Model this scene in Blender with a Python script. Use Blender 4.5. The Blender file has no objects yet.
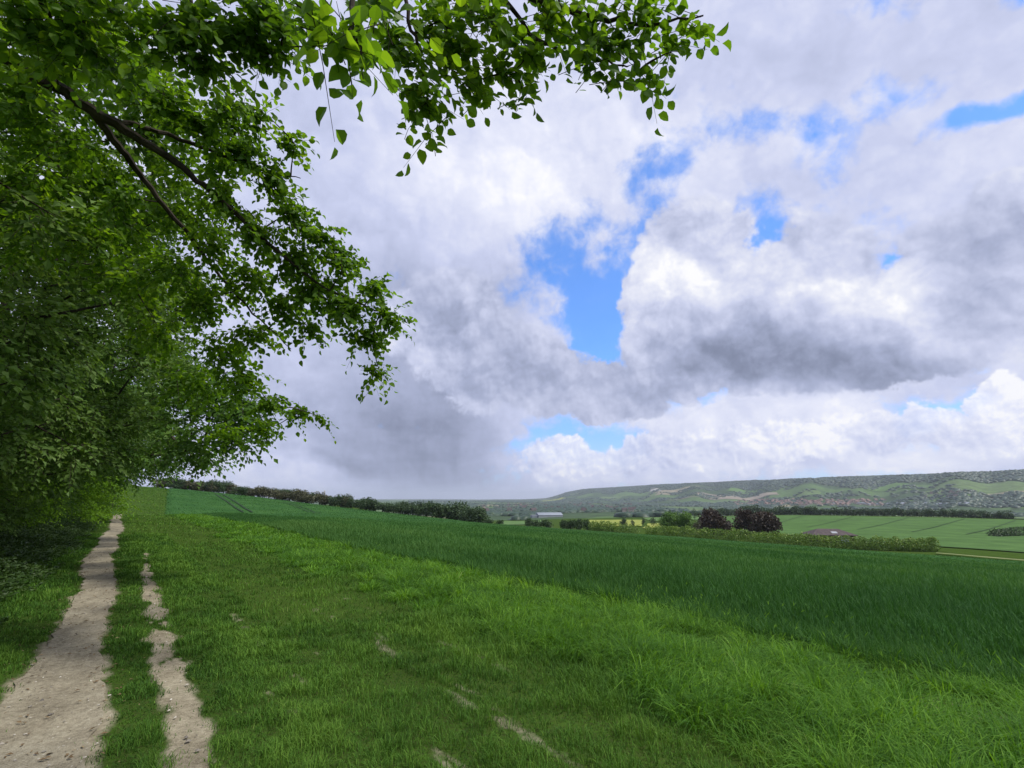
import bpy, math, random, os
import numpy as np
from mathutils import Vector

SEED = 7
rng = np.random.default_rng(SEED)
random.seed(SEED)
scn = bpy.context.scene
col = scn.collection

# ------------------------------------------------------------------ camera model
W, H, F = 1024, 768, 469.0
PITCH = math.radians(13.5)
CP, SP = math.cos(PITCH), math.sin(PITCH)
EYE = 1.6
ALPHA = math.radians(-38.8)            # heading of the footpath
DU = np.array([math.sin(ALPHA), math.cos(ALPHA)])
DV = np.array([math.cos(ALPHA), -math.sin(ALPHA)])


def at(px, py, s):
    """point seen at a pixel, s metres along the viewing axis"""
    X = (px - 512) / F
    Y = -(py - 384) / F
    return np.array([X * s, (CP - Y * SP) * s, (SP + Y * CP) * s + EYE])


def ray(px, py):
    d = at(px, py, 1.0) - np.array([0, 0, EYE])
    return d / math.hypot(d[0], d[1])      # unit horizontal length


def uv2xy(u, v):
    return u * DU[0] + v * DV[0], u * DU[1] + v * DV[1]


def xy2uv(x, y):
    return x * DU[0] + y * DU[1], x * DV[0] + y * DV[1]


# ------------------------------------------------------------------ numpy noise
def _hash(ix, iy, iz, seed):
    n = (ix.astype(np.int64) * 374761393 + iy.astype(np.int64) * 668265263 + iz.astype(np.int64) * 2147483647 + seed * 974634211) & 0xFFFFFFFF
    n = ((n ^ (n >> 13)) * 1274126177) & 0xFFFFFFFF
    n = (n ^ (n >> 16)) & 0xFFFFFF
    return n / float(0xFFFFFF)


def vnoise(x, y, z=None, seed=0):
    x = np.asarray(x, float); y = np.asarray(y, float)
    z = np.zeros_like(x) if z is None else np.asarray(z, float)
    ix, iy, iz = np.floor(x), np.floor(y), np.floor(z)
    fx, fy, fz = x - ix, y - iy, z - iz
    fx = fx * fx * (3 - 2 * fx); fy = fy * fy * (3 - 2 * fy); fz = fz * fz * (3 - 2 * fz)
    r = 0
    for a in (0, 1):
        for b in (0, 1):
            for c in (0, 1):
                w = (fx if a else 1 - fx) * (fy if b else 1 - fy) * (fz if c else 1 - fz)
                r = r + w * _hash(ix + a, iy + b, iz + c, seed)
    return r


def fbm(x, y, z=None, oct=4, seed=0):
    s, amp, tot = 0, 1.0, 0
    f = 1.0
    for i in range(oct):
        s = s + amp * vnoise(np.asarray(x) * f, np.asarray(y) * f, None if z is None else np.asarray(z) * f, seed + i * 17)
        tot += amp
        amp *= .5
        f *= 2.03
    return s / tot


def sstep(a, b, x):
    t = np.clip((np.asarray(x, float) - a) / (b - a), 0, 1)
    return t * t * (3 - 2 * t)


# ------------------------------------------------------------------ terrain
TH = np.array([-180, -60, -35, -20, -8, 0, 8, 15, 22, 31, 41, 48, 60, 180.])
RR = np.array([250, 400, 600, 800, 1200, 2000, 4000, 8000, 26000.])
VT = np.array([
    [3, 3, 4, 0, -15, -17, -17.5, -17, -16.5, -16.5, -17.5, -18, -18, 3],
    [2, 2, 3, -6, -25, -26, -24, -22.5, -20, -18.5, -19, -20, -20, 2],
    [-5, -5, -5, -16, -31, -31, -28, -26, -22, -19, -18.5, -19, -20, -5],
    [-20, -20, -20, -25, -34, -35, -32, -30, -27.5, -26, -26, -26, -27, -20],
    [-36, -36, -36, -37, -39, -40, -38, -37, -36, -36, -36, -36, -37, -36],
    [-45] * 14, [-48] * 14, [-52] * 14, [-62] * 14], float)
_rp = [(480, 500.5), (520, 499.5), (545, 498), (557, 495.5), (566, 492.6), (583, 489.2), (620, 487), (651, 485), (697, 483), (760, 480.7), (800, 479.3), (850, 477), (930, 475), (960, 473), (1024, 471)]
RID_T = np.array([-180, -30, -8] + [math.degrees(math.atan2(*ray(*p)[:2])) for p in _rp] + [60, 70, 180.])
RID_TAN = np.array([-.006, -.006, -.006] + [ray(*p)[2] for p in _rp] + [.040, .02, -.006])
RID_D = np.interp(RID_T, [-180, 3, 6, 8, 11, 15, 21, 31, 41, 47, 60, 70, 180], [9500, 9000, 7600, 7000, 6500, 5800, 5000, 4000, 3500, 3200, 3000, 3500, 9500.])


def zlocal(u, v):
    rise = np.interp(u, [-1000, 110, 140, 250, 320, 480, 1000], [0, 0, .6, 5.6, 7, 5, 5]) * np.exp(-(np.maximum(v, 0) / 120.) ** 2)
    dip = np.interp(u, [0, 42, 56, 85, 112, 150, 250], [0, 0, -.12, -1.9, -2.1, -.9, 0]) * np.exp(-(np.maximum(v, 0) / 35.) ** 2)
    cross = np.interp(v, [-200, -40, -3, 3, 6.2, 20, 40, 60, 75, 100, 115, 130, 145, 158, 178, 230, 400], [4, 1.5, .25, 0, -.12, -1.15, -2.9, -4.6, -5.95, -8.15, -9.3, -10.3, -11.9, -12.9, -12.9, -15.5, -20])
    return -EYE + rise + dip + cross


def zt(x, y):
    x = np.asarray(x, float); y = np.asarray(y, float)
    r = np.hypot(x, y) + 1e-6
    th = np.degrees(np.arctan2(x, y))
    u, v = xy2uv(x, y)
    L = zlocal(u, v)
    # valley table, bilinear in angle and log distance
    lr = np.log(np.clip(r, RR[0], RR[-1]))
    LR = np.log(RR)
    j = np.clip(np.searchsorted(LR, lr) - 1, 0, len(RR) - 2)
    fj = (lr - LR[j]) / (LR[j + 1] - LR[j]); fj = fj * fj * (3 - 2 * fj) * .5 + fj * .5
    i = np.clip(np.searchsorted(TH, th) - 1, 0, len(TH) - 2)
    fi = (th - TH[i]) / (TH[i + 1] - TH[i]); fi = fi * fi * (3 - 2 * fi)
    T = (VT[j, i] * (1 - fi) + VT[j, i + 1] * fi) * (1 - fj) + (VT[j + 1, i] * (1 - fi) + VT[j + 1, i + 1] * fi) * fj
    # far ridge
    tn = np.interp(th, RID_T, RID_TAN); d = np.interp(th, RID_T, RID_D)
    d = d * (1 + .05 * np.sin(th * .55) + .03 * np.sin(th * 1.7 + 1))
    top = tn * d + 49
    prof = sstep(.50, 1.0, r / d)
    prof = prof * .72 + .28 * np.clip((r / d - .62) / .38, 0, 1) ** 1.6
    hill = top * prof - np.clip(r / d - 1.02, 0, 1) * 60
    n = (fbm(x / 420., y / 420., seed=5) - .5) * 26 * sstep(900, 3500, r) * np.clip(prof * 3.2 * (1.12 - prof), .12, 1)
    T = T + hill + n
    lo = np.where(th < -7, 270, 172.); hi = np.where(th < -7, 420, 300.)
    bl = sstep(-12, -5, th)
    lo = 270 * (1 - bl) + 172 * bl; hi = 420 * (1 - bl) + 300 * bl
    w = sstep(0, 1, (r - lo) / (hi - lo))
    z = L * (1 - w) + T * w
    micro = (fbm(x * 1.3, y * 1.3, seed=3, oct=3) - .5) * .05 * sstep(60, 10, r) + (fbm(x / 9., y / 9., seed=9, oct=3) - .5) * .22 * sstep(3, 12, r) * sstep(400, 120, r)
    return z + micro + EYE


def ground(px, py, rmin=1.0, rmax=12000.):
    d = ray(px, py)
    r = np.exp(np.linspace(math.log(rmin), math.log(rmax), 6000))
    z = zt(d[0] * r, d[1] * r)
    below = np.nonzero(EYE + d[2] * r < z)[0]
    k = below[0] if len(below) else len(r) - 1
    return np.array([d[0] * r[k], d[1] * r[k], z[k]])


def polar(px, r):
    """ground point in the direction of image column px at eye level, r metres away"""
    d = ray(px, 497)
    return np.array([d[0] * r, d[1] * r, float(zt(d[0] * r, d[1] * r))])


# ------------------------------------------------------------------ mesh helpers
def make_mesh(name, verts, faces, mats=(), tint=None, extra=None, smooth=False, mat_idx=None):
    verts = np.ascontiguousarray(verts, np.float32)
    faces = np.ascontiguousarray(faces, np.int32)
    me = bpy.data.meshes.new(name)
    n, k = faces.shape
    me.vertices.add(len(verts)); me.vertices.foreach_set('co', verts.ravel())
    me.loops.add(n * k); me.loops.foreach_set('vertex_index', faces.ravel())
    me.polygons.add(n)
    me.polygons.foreach_set('loop_start', np.arange(0, n * k, k, dtype=np.int32))
    try:
        me.polygons.foreach_set('loop_total', np.full(n, k, np.int32))
    except Exception:
        pass
    for m in mats:
        me.materials.append(m)
    if mat_idx is not None:
        me.polygons.foreach_set('material_index', np.ascontiguousarray(mat_idx, np.int32))
    me.polygons.foreach_set('use_smooth', np.full(n, bool(smooth)))
    for nm, arr in ([('tint', tint)] if tint is not None else []) + list((extra or {}).items()):
        arr = np.ascontiguousarray(arr, np.float32)
        a = me.attributes.new(nm, 'FLOAT', 'FACE' if len(arr) == n and len(arr) != len(verts) else 'POINT')
        a.data.foreach_set('value', arr)
    me.update(calc_edges=True)
    return me


def link(name, me, parent=None, loc=None):
    o = bpy.data.objects.new(name, me)
    col.objects.link(o)
    if parent is not None:
        o.parent = parent
    if loc is not None:
        o.location = loc
    return o


def tag(o, label=None, cat=None, group=None, kind=None):
    if label: o['label'] = label
    if cat: o['category'] = cat
    if group: o['group'] = group
    if kind: o['kind'] = kind
    return o


def empty(name, loc, label, cat, group=None, rz=0, sc=1):
    o = bpy.data.objects.new(name, None)
    col.objects.link(o)
    o.empty_display_size = .3
    o.location = loc; o.rotation_euler = (0, 0, rz)
    o.scale = (sc, sc, sc) if np.isscalar(sc) else sc
    return tag(o, label, cat, group)


def copy_tree(root):
    c = root.copy(); col.objects.link(c)
    for ch in root.children:
        d = ch.copy(); col.objects.link(d); d.parent = c
    return c


class Acc:
    """collects triangle soup with a per-vertex tint"""
    def __init__(s):
        s.v, s.f, s.t, s.n = [], [], [], 0

    def add(s, v, f, t):
        s.v.append(v); s.f.append(f + s.n); s.t.append(t); s.n += len(v)

    def mesh(s, name, mat, smooth=False):
        return make_mesh(name, np.concatenate(s.v), np.concatenate(s.f), [mat], tint=np.concatenate(s.t), smooth=smooth)


def norm(a):
    return a / (np.linalg.norm(a, axis=-1, keepdims=True) + 1e-9)


def leaves(acc, P, D, N, size, tint, fancy=False, aspect=.62):
    """P base points, D leaf direction, N approx normal; adds leaves to acc"""
    n = len(P)
    D = norm(D); S = norm(np.cross(D, N)); N = np.cross(S, D)
    L = np.broadcast_to(np.asarray(size, float), (n,))[:, None]
    Wd = L * aspect
    if not fancy:
        fold = .22
        v = np.stack([P, P + D * L * .45 + S * Wd * .5 + N * Wd * fold, P + D * L - N * L * .08, P + D * L * .45 - S * Wd * .5 + N * Wd * fold], 1)
        f0 = np.array([[0, 1, 2], [0, 2, 3]])
    else:
        cur = -rng.uniform(-.08, .42, (n, 1)); Wd = Wd * rng.uniform(.8, 1.15, (n, 1)); S = norm(S + N * rng.normal(0, .15, (n, 1)))
        c1, c2, c3 = (P + D * L * t + N * L * cur * t * t * 1.2 for t in (.28, .58, .84))
        tip = P + D * L * 1.0 + N * L * cur * 1.5
        e = [P]
        fold = rng.uniform(.04, .34, (n, 1))
        for c, w in ((c1, .46), (c2, .49), (c3, .27)):
            e += [c + S * Wd * w + N * Wd * w * fold * 2, c, c - S * Wd * w + N * Wd * w * fold * 2]
        e.append(tip)
        v = np.stack(e, 1)      # 0 base, 1 2 3, 4 5 6, 7 8 9, 10 tip
        f0 = np.array([[0, 1, 2], [0, 2, 3], [1, 4, 5], [1, 5, 2], [2, 5, 6], [2, 6, 3], [4, 7, 8], [4, 8, 5], [5, 8, 9], [5, 9, 6], [7, 10, 8], [8, 10, 9]])
    k = v.shape[1]
    f = (np.arange(n)[:, None, None] * k + f0[None]).reshape(-1, 3)
    acc.add(v.reshape(-1, 3), f, np.repeat(tint, k))


def sprays(acc, tw, P, D, L, m, size, fancy=False, droop=.25, tint=None, flat=.75, aspect=.62, tw_r=.004, face=.9):
    """flat sprays of alternate leaves along twigs starting at P towards D"""
    n = len(P)
    D = norm(D)
    L = np.broadcast_to(np.asarray(L, float), (n,))
    up = np.array([0, 0, 1.])
    S = norm(np.cross(D, np.broadcast_to(up, D.shape)) + rng.normal(0, .15, (n, 3)))
    tint = rng.random(n) if tint is None else tint
    for j in range(m):
        t = (j + .6) / m
        side = 1 if j % 2 else -1
        p = P + D * (L * t)[:, None] - up * (L * droop * t * t)[:, None]
        if j == m - 1:
            d = D + rng.normal(0, .25, (n, 3)) - up * (.3 + droop)
        else:
            d = D * .65 + S * side * .8 - up * .28 + rng.normal(0, .28, (n, 3))
        nn = up * .75 + D * np.array([1, 1, 0]) * face + rng.normal(0, flat, (n, 3)) + S * side * .15
        sz = size * (.65 + .55 * rng.random(n)) * (1.05 - .35 * abs(t - .55))
        leaves(acc, p + d * .01, d, nn, sz, np.clip(tint * .55 + rng.random(n) * .45, 0, 1), fancy, aspect)
    if tw is not None:
        e = P + D * L[:, None] * .95 - up * (L * droop * .9)[:, None]
        midp = P + D * L[:, None] * .5 - up * (L * droop * .25)[:, None]
        S2 = np.cross(D, S)
        ring = []
        for q, r in ((P, tw_r), (midp, tw_r * .7), (e, tw_r * .35)):
            for a in (0, 2.094, 4.189):
                ring.append(q + (S * math.cos(a) + S2 * math.sin(a)) * r)
        v = np.stack(ring, 1)
        f0 = []
        for s_ in (0, 3):
            for a in range(3):
                b = (a + 1) % 3
                f0 += [[s_ + a, s_ + b, s_ + 3 + b], [s_ + a, s_ + 3 + b, s_ + 3 + a]]
        f = (np.arange(n)[:, None, None] * 9 + np.array(f0)[None]).reshape(-1, 3)
        tw.add(v.reshape(-1, 3), f, np.repeat(rng.random(n), 9))


def tube(acc, pts, radii, k=7, tint=.5):
    pts = np.asarray(pts, float); n = len(pts)
    radii = np.broadcast_to(np.asarray(radii, float), (n,))
    T = norm(np.gradient(pts, axis=0))
    ref = np.array([.31, .2, .93]) if abs(T[0, 2]) < .8 else np.array([1., .1, 0])
    A = norm(np.cross(T, ref)); B = np.cross(T, A)
    ang = np.linspace(0, 2 * np.pi, k, endpoint=False)
    v = (pts[:, None] + (A[:, None] * np.cos(ang)[None, :, None] + B[:, None] * np.sin(ang)[None, :, None]) * radii[:, None, None]).reshape(-1, 3)
    f = []
    for i in range(n - 1):
        for a in range(k):
            b = (a + 1) % k
            f += [[i * k + a, i * k + b, (i + 1) * k + b], [i * k + a, (i + 1) * k + b, (i + 1) * k + a]]
    v = np.vstack([v, pts[-1:]])
    for a in range(k):
        f.append([(n - 1) * k + a, (n - 1) * k + (a + 1) % k, n * k])
    acc.add(v, np.array(f), np.full(len(v), tint))


def curve(p0, p1, sag=0., n=8, wob=.05, bulge=None):
    t = np.linspace(0, 1, n)[:, None]
    p0 = np.asarray(p0, float); p1 = np.asarray(p1, float)
    L = np.linalg.norm(p1 - p0)
    m = (p0 + p1) / 2 + np.array([0, 0, sag * L]) + (rng.normal(0, wob * L, 3))
    if bulge is not None: m = m + bulge
    p = (1 - t) ** 2 * p0 + 2 * t * (1 - t) * m + t * t * p1
    w = rng.normal(0, wob * .12 * L, (n, 3)); w[0] = 0; w[-1] = 0
    return p + w


def smooth_poly(pts, n=6):
    pts = np.asarray(pts, float)
    out = []
    P = np.vstack([2 * pts[0] - pts[1], pts, 2 * pts[-1] - pts[-2]])
    for i in range(1, len(P) - 2):
        for t in np.linspace(0, 1, n, endpoint=False):
            a, b, c, d = P[i - 1], P[i], P[i + 1], P[i + 2]
            out.append(.5 * (2 * b + (c - a) * t + (2 * a - 5 * b + 4 * c - d) * t * t + (-a + 3 * b - 3 * c + d) * t ** 3))
    out.append(pts[-1])
    return np.array(out)


# ------------------------------------------------------------------ materials
def new_mat(name):
    m = bpy.data.materials.new(name); m.use_nodes = True
    nt = m.node_tree; nt.nodes.clear()
    return m, nt


def nd(nt, typ, **kw):
    n = nt.nodes.new(typ)
    for k, v in kw.items():
        setattr(n, k, v)
    return n


def setin(n, **kw):
    for k, v in kw.items():
        n.inputs[k].default_value = v


def ramp(nt, fac, stops, interp='LINEAR'):
    r = nd(nt, 'ShaderNodeValToRGB'); r.color_ramp.interpolation = interp
    el = r.color_ramp.elements
    while len(el) < len(stops): el.new(.5)
    for e, (p, c) in zip(el, stops):
        e.position = p; e.color = (*c, 1)
    nt.links.new(fac, r.inputs['Fac'])
    return r.outputs['Color']


def noise(nt, vec, scale, detail=4, rough=.55, dist=0.):
    n = nd(nt, 'ShaderNodeTexNoise')
    n.inputs['Scale'].default_value = scale; n.inputs['Detail'].default_value = detail
    n.inputs['Roughness'].default_value = rough; n.inputs['Distortion'].default_value = dist
    if vec is not None: nt.links.new(vec, n.inputs['Vector'])
    return n.outputs['Fac']


def math_(nt, op, a, b=None, c=None, clamp=False):
    n = nd(nt, 'ShaderNodeMath', operation=op, use_clamp=clamp)
    for i, x in enumerate((a, b, c)):
        if x is None: continue
        if isinstance(x, (int, float)): n.inputs[i].default_value = x
        else: nt.links.new(x, n.inputs[i])
    return n.outputs[0]


def mixc(nt, fac, a, b, typ='MIX'):
    n = nd(nt, 'ShaderNodeMix', data_type='RGBA', blend_type=typ)
    for idx, x in ((0, fac), (6, a), (7, b)):
        if isinstance(x, (int, float)): n.inputs[idx].default_value = x
        elif isinstance(x, tuple): n.inputs[idx].default_value = (*x, 1)
        else: nt.links.new(x, n.inputs[idx])
    return n.outputs[2]


def pos(nt):
    return nd(nt, 'ShaderNodeNewGeometry').outputs['Position']


def attr(nt, name):
    return nd(nt, 'ShaderNodeAttribute', attribute_name=name).outputs['Fac']


def leaf_mat(name, stops, trans=.35, tgain=(1.25, 1.2, .55), rough=.5, spec=.35, var_scale=.5):
    m, nt = new_mat(name)
    t = attr(nt, 'tint')
    g = noise(nt, pos(nt), var_scale, 2)
    fac = math_(nt, 'ADD', math_(nt, 'MULTIPLY', t, .75), math_(nt, 'MULTIPLY', math_(nt, 'SUBTRACT', g, .35), .6), clamp=True)
    c = ramp(nt, fac, stops)
    p = nd(nt, 'ShaderNodeBsdfPrincipled')
    setin(p, Roughness=rough); p.inputs['Specular IOR Level'].default_value = spec
    nt.links.new(c, p.inputs['Base Color'])
    o = nd(nt, 'ShaderNodeOutputMaterial')
    if trans > 0:
        tr = nd(nt, 'ShaderNodeBsdfTranslucent')
        nt.links.new(mixc(nt, 1., c, tgain, 'MULTIPLY'), tr.inputs['Color'])
        mx = nd(nt, 'ShaderNodeMixShader'); mx.inputs[0].default_value = trans
        nt.links.new(p.outputs[0], mx.inputs[1]); nt.links.new(tr.outputs[0], mx.inputs[2])
        nt.links.new(mx.outputs[0], o.inputs['Surface'])
    else:
        nt.links.new(p.outputs[0], o.inputs['Surface'])
    return m


def plain_mat(name, stops, scale=6, rough=.9, bump=.0, spec=.12, detail=6, stretch=(1, 1, 1), metallic=0.):
    m, nt = new_mat(name)
    mp = nd(nt, 'ShaderNodeMapping'); mp.inputs['Scale'].default_value = stretch
    tc = nd(nt, 'ShaderNodeTexCoord')
    nt.links.new(tc.outputs['Object'], mp.inputs['Vector'])
    f = noise(nt, mp.outputs[0], scale, detail, .6)
    c = ramp(nt, f, stops)
    p = nd(nt, 'ShaderNodeBsdfPrincipled'); setin(p, Roughness=rough, Metallic=metallic); p.inputs['Specular IOR Level'].default_value = spec
    nt.links.new(c, p.inputs['Base Color'])
    if bump:
        b = nd(nt, 'ShaderNodeBump'); setin(b, Strength=bump, Distance=.02)
        nt.links.new(f, b.inputs['Height']); nt.links.new(b.outputs[0], p.inputs['Normal'])
    o = nd(nt, 'ShaderNodeOutputMaterial'); nt.links.new(p.outputs[0], o.inputs['Surface'])
    return m


M = {}
M['leaf_hero'] = leaf_mat('bright leaves', [(0, (.044, .102, .013)), (.5, (.096, .195, .018)), (.93, (.19, .31, .030)), (1, (.26, .28, .06))], trans=.58, tgain=(1.65, 1.6, .4), spec=.18, var_scale=.8)
M['leaf_wall'] = leaf_mat('grey green leaves', [(0, (.044, .098, .022)), (.5, (.120, .21, .046)), (1, (.25, .36, .11))], trans=.40, tgain=(1.25, 1.3, .5), spec=.14, var_scale=.6)
M['leaf_mid'] = leaf_mat('mid green leaves', [(0, (.036, .092, .018)), (.5, (.082, .172, .028)), (1, (.155, .27, .045))], trans=.42, spec=.16, var_scale=.5)
M['leaf_lime'] = leaf_mat('lime green leaves', [(0, (.085, .19, .014)), (.5, (.17, .33, .022)), (1, (.28, .45, .04))], trans=.42, spec=.16, var_scale=.5)
M['leaf_far'] = leaf_mat('distant green foliage', [(0, (.018, .043, .014)), (.5, (.038, .078, .022)), (1, (.075, .125, .036))], trans=.15, var_scale=.25)
M['leaf_woods'] = leaf_mat('distant woodland', [(0, (.012, .034, .018)), (.5, (.024, .054, .027)), (1, (.046, .084, .040))], trans=.1, var_scale=.01)
M['leaf_round'] = leaf_mat('fresh green foliage', [(0, (.045, .11, .016)), (.5, (.085, .18, .025)), (1, (.14, .25, .038))], trans=.25, var_scale=.25)
M['leaf_hedge'] = leaf_mat('hawthorn hedge foliage', [(0, (.04, .095, .014)), (.5, (.13, .225, .030)), (.8, (.26, .35, .060)), (1, (.50, .52, .30))], trans=.25, var_scale=.35)
M['leaf_copper'] = leaf_mat('copper beech foliage', [(0, (.016, .012, .007)), (.5, (.036, .025, .013)), (1, (.080, .056, .030))], trans=.12, tgain=(1.5, .7, .6), var_scale=.3)
M['leaf_brown'] = leaf_mat('half bare brownish twigs', [(0, (.040, .044, .020)), (.5, (.074, .078, .034)), (1, (.12, .13, .054))], trans=.1, var_scale=.25)
M['bark'] = plain_mat('dark bark', [(.3, (.018, .014, .011)), (.7, (.07, .058, .045))], scale=9, bump=.6, stretch=(1, 1, .25))
M['grass'] = leaf_mat('grass blades', [(0, (.022, .062, .010)), (.5, (.068, .160, .020)), (.9, (.14, .255, .035)), (1, (.28, .28, .12))], trans=.24, tgain=(1.3, 1.3, .4), spec=.12, rough=.7, var_scale=.9)
M['tall_grass'] = leaf_mat('tall grass blades', [(0, (.020, .070, .010)), (.5, (.085, .215, .018)), (.88, (.20, .38, .042)), (1, (.32, .36, .16))], trans=.42, tgain=(1.35, 1.3, .4), spec=.16, rough=.6, var_scale=.7)
M['wheat'] = leaf_mat('young wheat blades', [(0, (.022, .078, .020)), (.5, (.056, .145, .034)), (1, (.115, .22, .056))], trans=.3, tgain=(1.2, 1.3, .5), spec=.12, rough=.7, var_scale=.25)
M['weed'] = leaf_mat('verge weeds', [(0, (.022, .050, .012)), (.5, (.045, .090, .018)), (1, (.085, .14, .03))], trans=.3, var_scale=.9)


def finish(nt, c, rough=.95, bump_src=None, bump=.5, dist=.02, spec=.15):
    p = nd(nt, 'ShaderNodeBsdfPrincipled'); setin(p, Roughness=rough); p.inputs['Specular IOR Level'].default_value = spec
    nt.links.new(c, p.inputs['Base Color'])
    if bump_src is not None:
        b = nd(nt, 'ShaderNodeBump'); setin(b, Strength=bump, Distance=dist)
        nt.links.new(bump_src, b.inputs['Height']); nt.links.new(b.outputs[0], p.inputs['Normal'])
    o = nd(nt, 'ShaderNodeOutputMaterial'); nt.links.new(p.outputs[0], o.inputs['Surface'])


def soil_color(nt, P):
    n1 = noise(nt, P, 2.2, 8, .65); n2 = noise(nt, P, 22, 6, .7); n3 = noise(nt, P, 90, 3, .6)
    f = math_(nt, 'ADD', math_(nt, 'MULTIPLY', n1, .42), math_(nt, 'ADD', math_(nt, 'MULTIPLY', n2, .38), math_(nt, 'MULTIPLY', n3, .20)))
    c = ramp(nt, f, [(.32, (.085, .073, .050)), (.43, (.185, .160, .112)), (.53, (.29, .257, .184)), (.63, (.385, .35, .258)), (.74, (.52, .49, .39))])
    return c, f


def m_soil():
    m, nt = new_mat('chalky soil'); P = pos(nt)
    c, f = soil_color(nt, P)
    vo = nd(nt, 'ShaderNodeTexVoronoi'); vo.inputs['Scale'].default_value = 26
    nt.links.new(P, vo.inputs['Vector'])
    st = math_(nt, 'LESS_THAN', vo.outputs['Distance'], .16)
    sel = math_(nt, 'GREATER_THAN', noise(nt, P, 14, 2), .56)
    c = mixc(nt, math_(nt, 'MULTIPLY', math_(nt, 'MULTIPLY', st, sel), .6), c, (.60, .56, .48))
    finish(nt, c, .95, f, .9, .05)
    return m


def m_ground():
    m, nt = new_mat('grassy ground'); P = pos(nt)
    sc, f = soil_color(nt, P)
    g = noise(nt, P, 3., 8, .7); g2 = noise(nt, P, .35, 4, .6)
    gc = ramp(nt, math_(nt, 'ADD', math_(nt, 'MULTIPLY', g, .6), math_(nt, 'MULTIPLY', g2, .4)), [(.3, (.024, .052, .008)), (.5, (.042, .088, .012)), (.7, (.065, .120, .018))])
    th = noise(nt, P, 38., 5, .7)
    gc = mixc(nt, math_(nt, 'MULTIPLY', math_(nt, 'MULTIPLY', math_(nt, 'SUBTRACT', th, .42), 5., clamp=True), .7), gc, (.046, .050, .020))
    b = attr(nt, 'bare')
    fac = math_(nt, 'MULTIPLY', math_(nt, 'SUBTRACT', math_(nt, 'ADD', b, math_(nt, 'MULTIPLY', math_(nt, 'SUBTRACT', g, .5), .9)), .28), 2.0, clamp=True)
    fac = math_(nt, 'MULTIPLY', fac, math_(nt, 'MULTIPLY', b, 8., clamp=True))
    finish(nt, mixc(nt, fac, gc, sc), 1., f, .7, .04, 0.)
    return m


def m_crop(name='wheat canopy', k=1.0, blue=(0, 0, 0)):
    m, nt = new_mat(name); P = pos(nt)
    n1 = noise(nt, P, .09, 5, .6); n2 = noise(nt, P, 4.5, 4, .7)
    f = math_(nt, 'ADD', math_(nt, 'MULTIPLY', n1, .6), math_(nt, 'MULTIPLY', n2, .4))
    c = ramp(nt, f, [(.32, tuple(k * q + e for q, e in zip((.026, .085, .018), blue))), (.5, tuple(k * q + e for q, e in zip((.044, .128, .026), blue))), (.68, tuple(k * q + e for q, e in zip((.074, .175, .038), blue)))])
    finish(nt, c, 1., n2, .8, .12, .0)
    return m


def m_hills():
    """distant farmland: a patchwork of fields, with woods on the steep upper slopes"""
    m, nt = new_mat('distant farmland'); P = pos(nt)
    wv = nd(nt, 'ShaderNodeTexNoise'); wv.inputs['Scale'].default_value = .0022; wv.inputs['Detail'].default_value = 3
    nt.links.new(P, wv.inputs['Vector'])
    w = nd(nt, 'ShaderNodeVectorMath', operation='MULTIPLY_ADD')
    nt.links.new(wv.outputs['Color'], w.inputs[0]); w.inputs[1].default_value = (260, 260, 0); nt.links.new(P, w.inputs[2])
    mp = nd(nt, 'ShaderNodeMapping'); mp.inputs['Rotation'].default_value = (0, 0, .5); mp.inputs['Scale'].default_value = (.0042, .0024, 0)
    nt.links.new(w.outputs[0], mp.inputs['Vector'])
    vo = nd(nt, 'ShaderNodeTexVoronoi', distance='CHEBYCHEV'); vo.inputs['Scale'].default_value = 1.0; vo.inputs['Randomness'].default_value = .85
    nt.links.new(mp.outputs[0], vo.inputs['Vector'])
    sp = nd(nt, 'ShaderNodeSeparateColor'); nt.links.new(vo.outputs['Color'], sp.inputs[0])
    fc = ramp(nt, sp.outputs[0], [(0, (.045, .085, .03)), (.28, (.085, .15, .045)), (.5, (.06, .11, .04)), (.68, (.11, .17, .06)), (.8, (.05, .09, .035)), (.9, (.17, .18, .085)), (.97, (.26, .23, .15))], 'CONSTANT')
    n = noise(nt, P, .03, 5, .65)
    fc = mixc(nt, .7, fc, ramp(nt, n, [(.3, (.25, .27, .28)), (.7, (1.1, 1.1, 1.1))]), 'MULTIPLY')
    big = noise(nt, P, .0016, 5, .6)
    wd = ramp(nt, noise(nt, P, .05, 4, .7), [(.3, (.018, .034, .016)), (.5, (.036, .062, .026)), (.7, (.06, .09, .036))])
    steep = attr(nt, 'wood')
    wf = math_(nt, 'MULTIPLY', math_(nt, 'SUBTRACT', math_(nt, 'ADD', steep, math_(nt, 'MULTIPLY', math_(nt, 'SUBTRACT', big, .5), 2.2)), .42), 9, clamp=True)
    finish(nt, mixc(nt, wf, fc, wd), .95, n, .6, 4.)
    return m


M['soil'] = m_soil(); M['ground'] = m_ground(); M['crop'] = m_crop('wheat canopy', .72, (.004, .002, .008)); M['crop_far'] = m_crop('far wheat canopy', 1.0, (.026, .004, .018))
M['hills'] = m_hills()
M['rape'] = plain_mat('oilseed rape in flower', [(.3, (.16, .20, .04)), (.7, (.28, .30, .05))], scale=.08)
M['pasture'] = plain_mat('pasture', [(.3, (.06, .12, .03)), (.7, (.10, .18, .045))], scale=.06)
M['pale_field'] = plain_mat('bare chalk field', [(.3, (.17, .145, .11)), (.7, (.27, .235, .185))], scale=.02)
M['chalk'] = plain_mat('chalk face', [(.3, (.24, .24, .21)), (.7, (.38, .37, .34))], scale=.03)
M['tram'] = plain_mat('trodden tramline', [(.3, (.012, .030, .012)), (.7, (.024, .050, .018))], scale=.5)
M['dry'] = plain_mat('dry grass', [(.3, (.14, .16, .07)), (.7, (.22, .23, .11))], scale=.3)

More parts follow.
